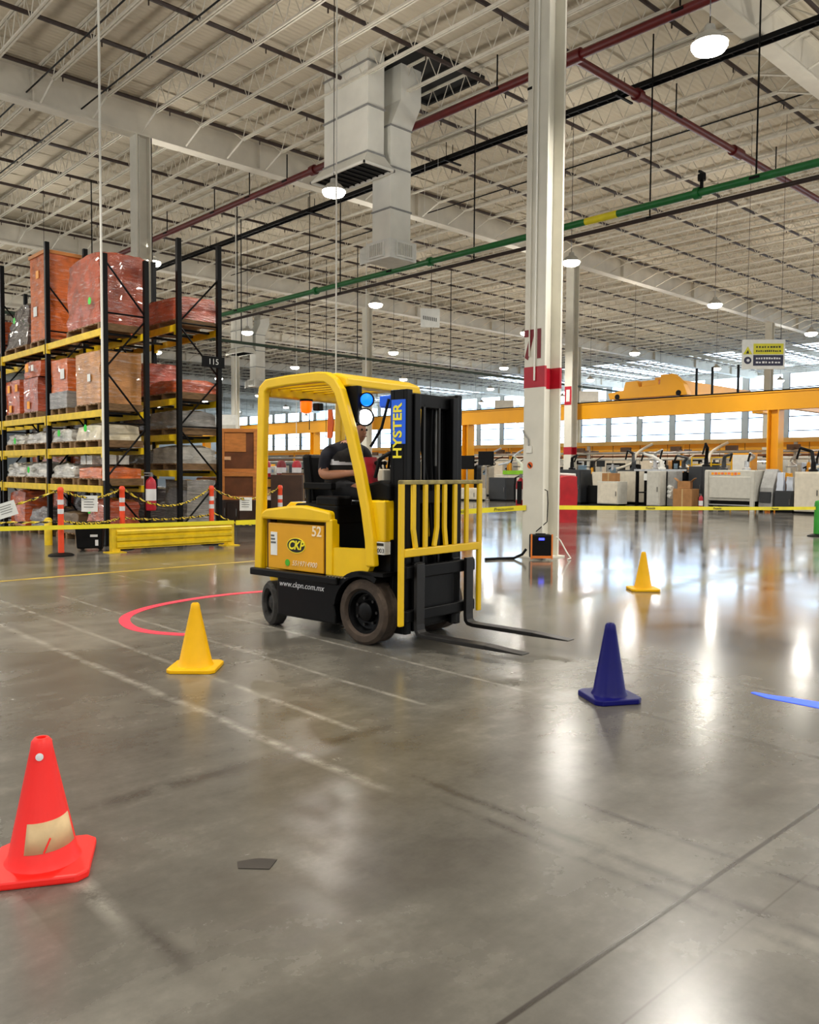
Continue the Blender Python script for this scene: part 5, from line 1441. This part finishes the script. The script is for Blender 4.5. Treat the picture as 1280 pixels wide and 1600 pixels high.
# right of the crane post
cabinet('cream wide machine cabinet at the right picture edge', 30.5, 10.6, 12.35, 1.5, .9, M_cream, cat='machine', name='machine_housing', doors=2)
cabinet('dark low machine between the crane post and cream machine', 30.65, 12.45, 13.12, .8, .7, M_slate, cat='machine', name='low_machine')
carton('brown carton beside the crane post', 31.17, 12.8, .804, .34, .4, .5)
for k, (y, z, sx) in enumerate(((12.6, .804, .3), (12.95, .804, .26))):
    o = lumpy_box(MB(), -.1, .1, -.12, .12, 0, .5 + .15 * k, .03, 6, 5, .1, k).build('wrapped_part', M_film, None, True, loc=(30.8, y, z)); tag(o, ('taller', 'shorter')[1 - k] + ' foil wrapped part on the dark low machine', 'wrapped part', 'foil wrapped parts')
# left of the numbered column
cabinet('cream cabinet seen between forklift mast and numbered column', 29.8, 27.1, 28.3, .62, .7, M_cream, doors=1)
cabinet('dark cabinet left of the numbered column', 30.6, 25.9, 27.0, 1.15, .8, M_slate)
t = thing('assembly_cell', 'cream assembly cell with lime green strip left of the column', 'machine', (32.6, 26.8, 0))
MB().box(0, 1, -1.3, 1.5, .1, 1.3).build('housing', M_cream, t, bevel=.02); MB().box(-.03, .5, -1.3, 1.0, 1.3, 1.5).build('lime_strip', M_lime, t)
for y in (-1.2, 1.4): MB().box(.1, .2, y - .05, y + .05, 0, .1).build('foot', M_black, t)
for (y, z, lab) in ((29.2, 1.55, 'dark monitor on a stand right of the forklift mast'), (27.9, 1.75, 'dark screen above the lime strip left of the column')):
    t = thing('monitor', lab, 'monitor', (31.4, y, 0))
    MB().box(-.05, .03, -.5, .5, z, z + .7).build('screen', M_black, t, bevel=.02); MB().tube([(0, 0, 0), (0, 0, z)], .04, 8).build('stand', M_mgrey, t); MB().box(-.3, .3, -.3, .3, 0, .03).build('foot', M_mgrey, t)
carton('brown crate seen through the forklift backrest', 29.0, 30.0, 0, .9, .7, .95, 0, False, M_brownbox)
cabinet('white cabinet seen just right of the forklift mast', 31.5, 30.6, 31.8, 1.7, .7, M_white)

# background enclosures
bg = [(39.5, 25.0, 29.0, 2.4, M_cream, 'cream enclosure behind the left dark slate cabinet'), (39.5, 20.2, 24.2, 2.45, M_cream, 'cream enclosure behind the workbench'), (40, 15.5, 19.0, 2.3, M_lgrey, 'pale grey enclosure behind the light grey machine'), (39.0, 9.0, 13.5, 2.4, M_lgrey, 'pale grey enclosure right of the crane post'),
      (41, 32, 38, 2.5, M_cream, 'cream enclosure behind the forklift mast'), (41, 41, 48, 2.6, M_cream, 'cream enclosure seen through the forklift cage'), (44, 52, 58, 2.4, M_lgrey, 'pale enclosure far behind the forklift rear')]
for x, y0, y1, h, m, lab in bg:
    cabinet(lab, x, y0, y1, h, 1.6, m, cat='enclosure', name='machine_enclosure', doors=3)
# robots, hoses and hanging tools
def arm(label, x, y, z, s, m):
    t = thing('tool_arm', label, 'tool arm', (x, y, z + .003), random.uniform(-1, 1), 'jointed tool arms over the workbenches')
    MB().lathe([(.16, 0), (.16, .06), (.09, .1), (.08, .35)], 14).build('pedestal', m, t, True)
    p1 = (random.uniform(-.3, .1), random.uniform(-.3, .3), .8 * s); p2 = (p1[0] - .3, p1[1] + random.uniform(-.5, .5), .95 * s); p3 = (p2[0] - .05, p2[1] + .1, .5 * s)
    MB().tube([(0, 0, .3), p1], .07, 8).build('lower_link', m, t, True); MB().tube([p1, p2], .055, 8).build('upper_link', m, t, True); MB().tube([p2, p3], .04, 8).build('tool_head', M_blackst, t, True)
    return t
random.seed(21)
hosts = ['slate cabinet by the red cover', 'cream housing behind the pale cabinet, right', 'right end of the workbench', 'left end of the workbench', 'slate cabinet behind the cartons', 'right end of the light grey machine', 'left end of the light grey machine', 'right part of the cream right-edge machine', 'left part of the cream right-edge machine', 'lime strip cell, right end', 'cream housing behind the pale cabinet, left', 'lime strip cell, left end']
tops = [(31.3, 22.6, 1.55), (33.0, 19.4, 1.55), (32.2, 17.6, 1.58), (32.2, 18.6, 1.58), (32.2, 16.6, 1.7), (30.9, 14.3, 1.55), (30.9, 15.2, 1.55), (31.0, 11.2, 1.5), (31.0, 11.9, 1.5), (33.0, 26.2, 1.5), (33.2, 20.6, 1.55), (33.0, 26.9, 1.5)]
for k, (x, y, z) in enumerate(tops):
    arm('jointed tool arm on the ' + hosts[k], x, y, z, random.uniform(.6, 1.0), (M_blackst, M_alu, M_slate, M_white)[k % 4])
def hose(label, a, b, sag, r, m):
    a, b = Vector(a), Vector(b)
    pts = []
    for i in range(13):
        u = i / 12; p = a.lerp(b, u); p.z -= sag * math.sin(math.pi * u); p.y += .25 * math.sin(2 * math.pi * u); pts.append(p - a)
    o = MB().tube(pts, r, 8).build('hanging_hose', m, None, True, loc=a)
    return tag(o, label, 'hose', 'hoses hanging from the service frame')
kk = -1
for k in range(16):
    y = 11 + k * 1.5 + random.uniform(-.4, .4)
    if k in (1, 3, 4, 7): continue
    kk += 1
    hose('thin hose hanging from the overhead service frame, %s from the right' % ORD[kk], (34.3, y, 2.24), (33.2 + random.uniform(-.6, .4), y + random.uniform(-.7, .9), 1.7), random.uniform(0, .25), random.choice((.02, .03)), (M_black, M_cream, M_alu, M_black)[k % 4])
for y, lab in ((20.3, 'left of the workbench'), (16.7, 'above the slate cabinet'), (11.8, 'right of the crane post')):
    hose('thick pale hose slanting down from the overhead service frame ' + lab, (34.3, y, 2.75), (32.9, y + 1.0, 1.6), .1, .06, M_cream)
for k, y in enumerate((29.4, 27.6)):
    hose('thick pale hose slanting down left of the numbered column, %s one' % ('lower', 'upper')[k], (34.3, y, 2.7), (33.4, y + 1.2, 1.8), .12, .05, M_film)
t = thing('yellow_cage', 'yellow tubular cage on the machines behind the workbench', 'cage', (34.0, 17.3, 0))
for yy in (-.9, 0, .9):
    MB().tube([(0, yy, 0), (0, yy, 2.1)], .035, 6).build('upright', M_fyel, t)
for z in (1.5, 2.1, 1.8): MB().tube([(0, -.9, z), (0, .9, z)], .03, 6).build('rail', M_fyel, t)
cabinet('amber and white upright machine behind the light grey machine', 33.2, 15.2, 16.0, 2.25, .6, M_crane, M_white, cat='machine', name='upright_machine')

# ------------------------------------------------------------------ crates between racks and forklift
def framed_crate(label, x, y, z, w_, h, d, rz, m):
    t = thing('wooden_crate', label, 'crate', (x, y, z), rz)
    MB().box(-w_ / 2 + .04, w_ / 2 - .04, .03, d, .03, h - .03).build('panel', m, t)
    for x0 in (-w_ / 2, w_ / 2 - .1): MB().box(x0, x0 + .1, 0, .05, 0, h).build('frame_stile', M_ply, t, bevel=.005)
    for z0 in (0, h - .1): MB().box(-w_ / 2 + .1, w_ / 2 - .1, 0, .05, z0, z0 + .1).build('frame_rail', M_ply, t, bevel=.005)
    MB().box(-w_ / 2, w_ / 2, d, d + .03, 0, h).build('back_panel', m, t)
    return t
yw = R(-43)
o = cabinet('dark brown plinth crates under the framed crate left of the forklift', 11.5, 18.7, 19.9, .62, 1.0, M_brownbox, cat='crate', name='brown_crate', doors=2)
framed_crate('lower framed wooden crate with dark panel left of the forklift', 11.75, 19.15, .625, .95, .72, .6, yw, M_plydk)
fc = framed_crate('upper framed crate of orange plywood left of the forklift', 11.78, 19.18, 1.348, .98, 1.16, .6, yw, M_plydk)
MB().box(-.38, .18, .02, .032, .55, 1.04).build('bright_panel', M_ply, fc); MB().box(-.4, -.22, .018, .03, .33, .42).build('paper_label', mat('pale_orange_label', (236, 190, 150), .6), fc)
carton('dark brown box with grey emblem beside the lower framed crate', 12.5, 17.95, .0, .8, .7, 1.3, yw, False, M_brownbox)
for k, (x, y, w_, h, lab) in enumerate(((13.6, 18.6, 1.3, 1.35, 'dark brown crate seen through the rear of the forklift cage'), (15.0, 18.2, 1.2, 1.3, 'dark brown crate with pale label behind the forklift seat'), (12.9, 21.6, 1.6, 1.2, 'low brown crate behind the dark crates'))):
    t = thing('brown_crate', lab, 'crate', (x, y, 0), yw)
    MB().box(-w_ / 2, w_ / 2, -.5, .5, .1, h).build('body', M_brownbox, t, bevel=.02)
    for sx in (-.4, 0, .4): MB().box(sx - .06, sx + .06, -.5, .5, 0, .1).build('skid', M_wood, t)
    MB().box(-w_ / 2, w_ / 2, -.53, -.5, h - .16, h - .02).build('top_batten', M_plydk, t); MB().box(-.3, .25, -.51, -.5, h * .5, h * .5 + .2).build('paper_label', M_lgrey, t)
for k in range(5):
    o = thing('red_drum', 'red and white container on the table behind the driver, %s from the left' % ORD[k], 'container', (14.55 + .35 * k, 22.1 - .33 * k, 1.204), 0, 'red containers behind the driver')
    MB().lathe([(.14, 0), (.15, .02), (.15, .4), (.1, .5), (.04, .52)], 14).build('body', M_darkred if k % 2 else M_red, o, True); MB().lathe([(.152, .12), (.152, .3)], 14).build('label_band', M_refl, o, True)
t = thing('storage_table', 'long low table carrying red containers behind the driver', 'table', (15.25, 21.45, 0), yw)
MB().box(-1.4, 1.4, -.35, .35, 1.14, 1.2).build('top', M_brownbox, t)
for sx in (-1.3, 1.3):
    for sy in (-.3, .3): MB().box(sx - .04, sx + .04, sy - .04, sy + .04, 0, 1.14).build('leg', M_brownbox, t)

# ------------------------------------------------------------------ busy background: control boxes, carts and shelving behind the machines
random.seed(33)
cols = (M_slate, M_black, M_white, M_mgrey, M_crane, M_alu, M_blackst, M_cream, M_lgrey, M_black)
y = 9.5; k = 0
while y < 58:
    w_ = random.uniform(.45, 1.0); h = random.uniform(1.6, 2.5); m = cols[random.randrange(10)]
    if min(abs(y + w_ / 2 - q) for q in (23.3, 38.0, 52.7)) > .9:
        t = thing('control_cabinet', 'control cabinet in the row behind the machines, %s from the right' % ORD[k], 'cabinet', (36.6 + random.uniform(0, 1.2), y, 0), 0, 'control cabinets behind the machines'); k += 1
        MB().box(0, .5, 0, w_, .1, h).build('body', m, t, bevel=.02)
        MB().box(.03, .47, .03, w_ - .03, 0, .1).build('plinth', M_black, t)
        dr = MB().box(-.02, 0, .05, w_ - .05, .2, h - .1).build('door', cols[random.randrange(10)], t)
        MB().box(-.03, -.02, w_ * .3, w_ * .7, h - .5, h - .25).build('display', random.choice((M_black, M_paper, M_filmb)), dr)
    y += w_ + random.uniform(.05, .35)
for k in range(22):
    y = 10.5 + k * 1.35 + random.uniform(-.3, .3); z = random.uniform(1.45, 1.82)
    t = thing('hanging_tool', 'small tool hanging on a cord from the service frame, %s from the right' % ORD[k], 'tool', (34.64, y, z), 0, 'tools hanging from the service frame')
    MB().tube([(0, 0, .12), (0, 0, 2.715 - z)], .012, 5).build('cord', M_black, t)
    MB().prism([(-.06, -.16), (.05, -.2), (.08, .02), (.03, .14), (-.05, .12)], 'x', -.04, .04).build('tool_body', (M_blackst, M_alu, M_crane, M_slate)[k % 4], t, bevel=.01)
    MB().tube([(0, .0, 0), (0, .22, -.12)], .03, 8).build('handle', M_black, t, True)

# workstation posts with small screens and task lights in front of the enclosures
random.seed(8)
M_task = mat('task_light', (255, 255, 250), .4, 0, 0, emit=2.0)
for k in range(13):
    y = 10.9 + k * 1.42 + random.uniform(-.25, .25); h = random.uniform(1.95, 2.3)
    if abs(y - 16.5) < 1.2 or abs(y - 23.3) < .5: y += .3
    t = thing('workstation_post', 'grey workstation post with small screen, %s from the right' % ORD[k], 'post', (35.6, y, 0), 0, 'workstation posts behind the machines')
    MB().box(-.04, .04, -.04, .04, .03, h).build('post', (M_alu, M_white, M_slate)[k % 3], t)
    MB().box(-.2, .2, -.15, .15, 0, .03).build('foot', M_blackst, t)
    MB().box(-.35, .0, -.03, .03, h - .06, h).build('arm', M_alu, t)
    MB().box(-.1, -.045, -.26, .22, h - .55, h - .2).build('screen', (M_black, M_slate, M_filmb, M_paper)[k % 4], t, bevel=.01)
    if k % 2: MB().box(-.36, -.28, -.35, .35, h - .1, h - .06).build('task_light', M_task, t)
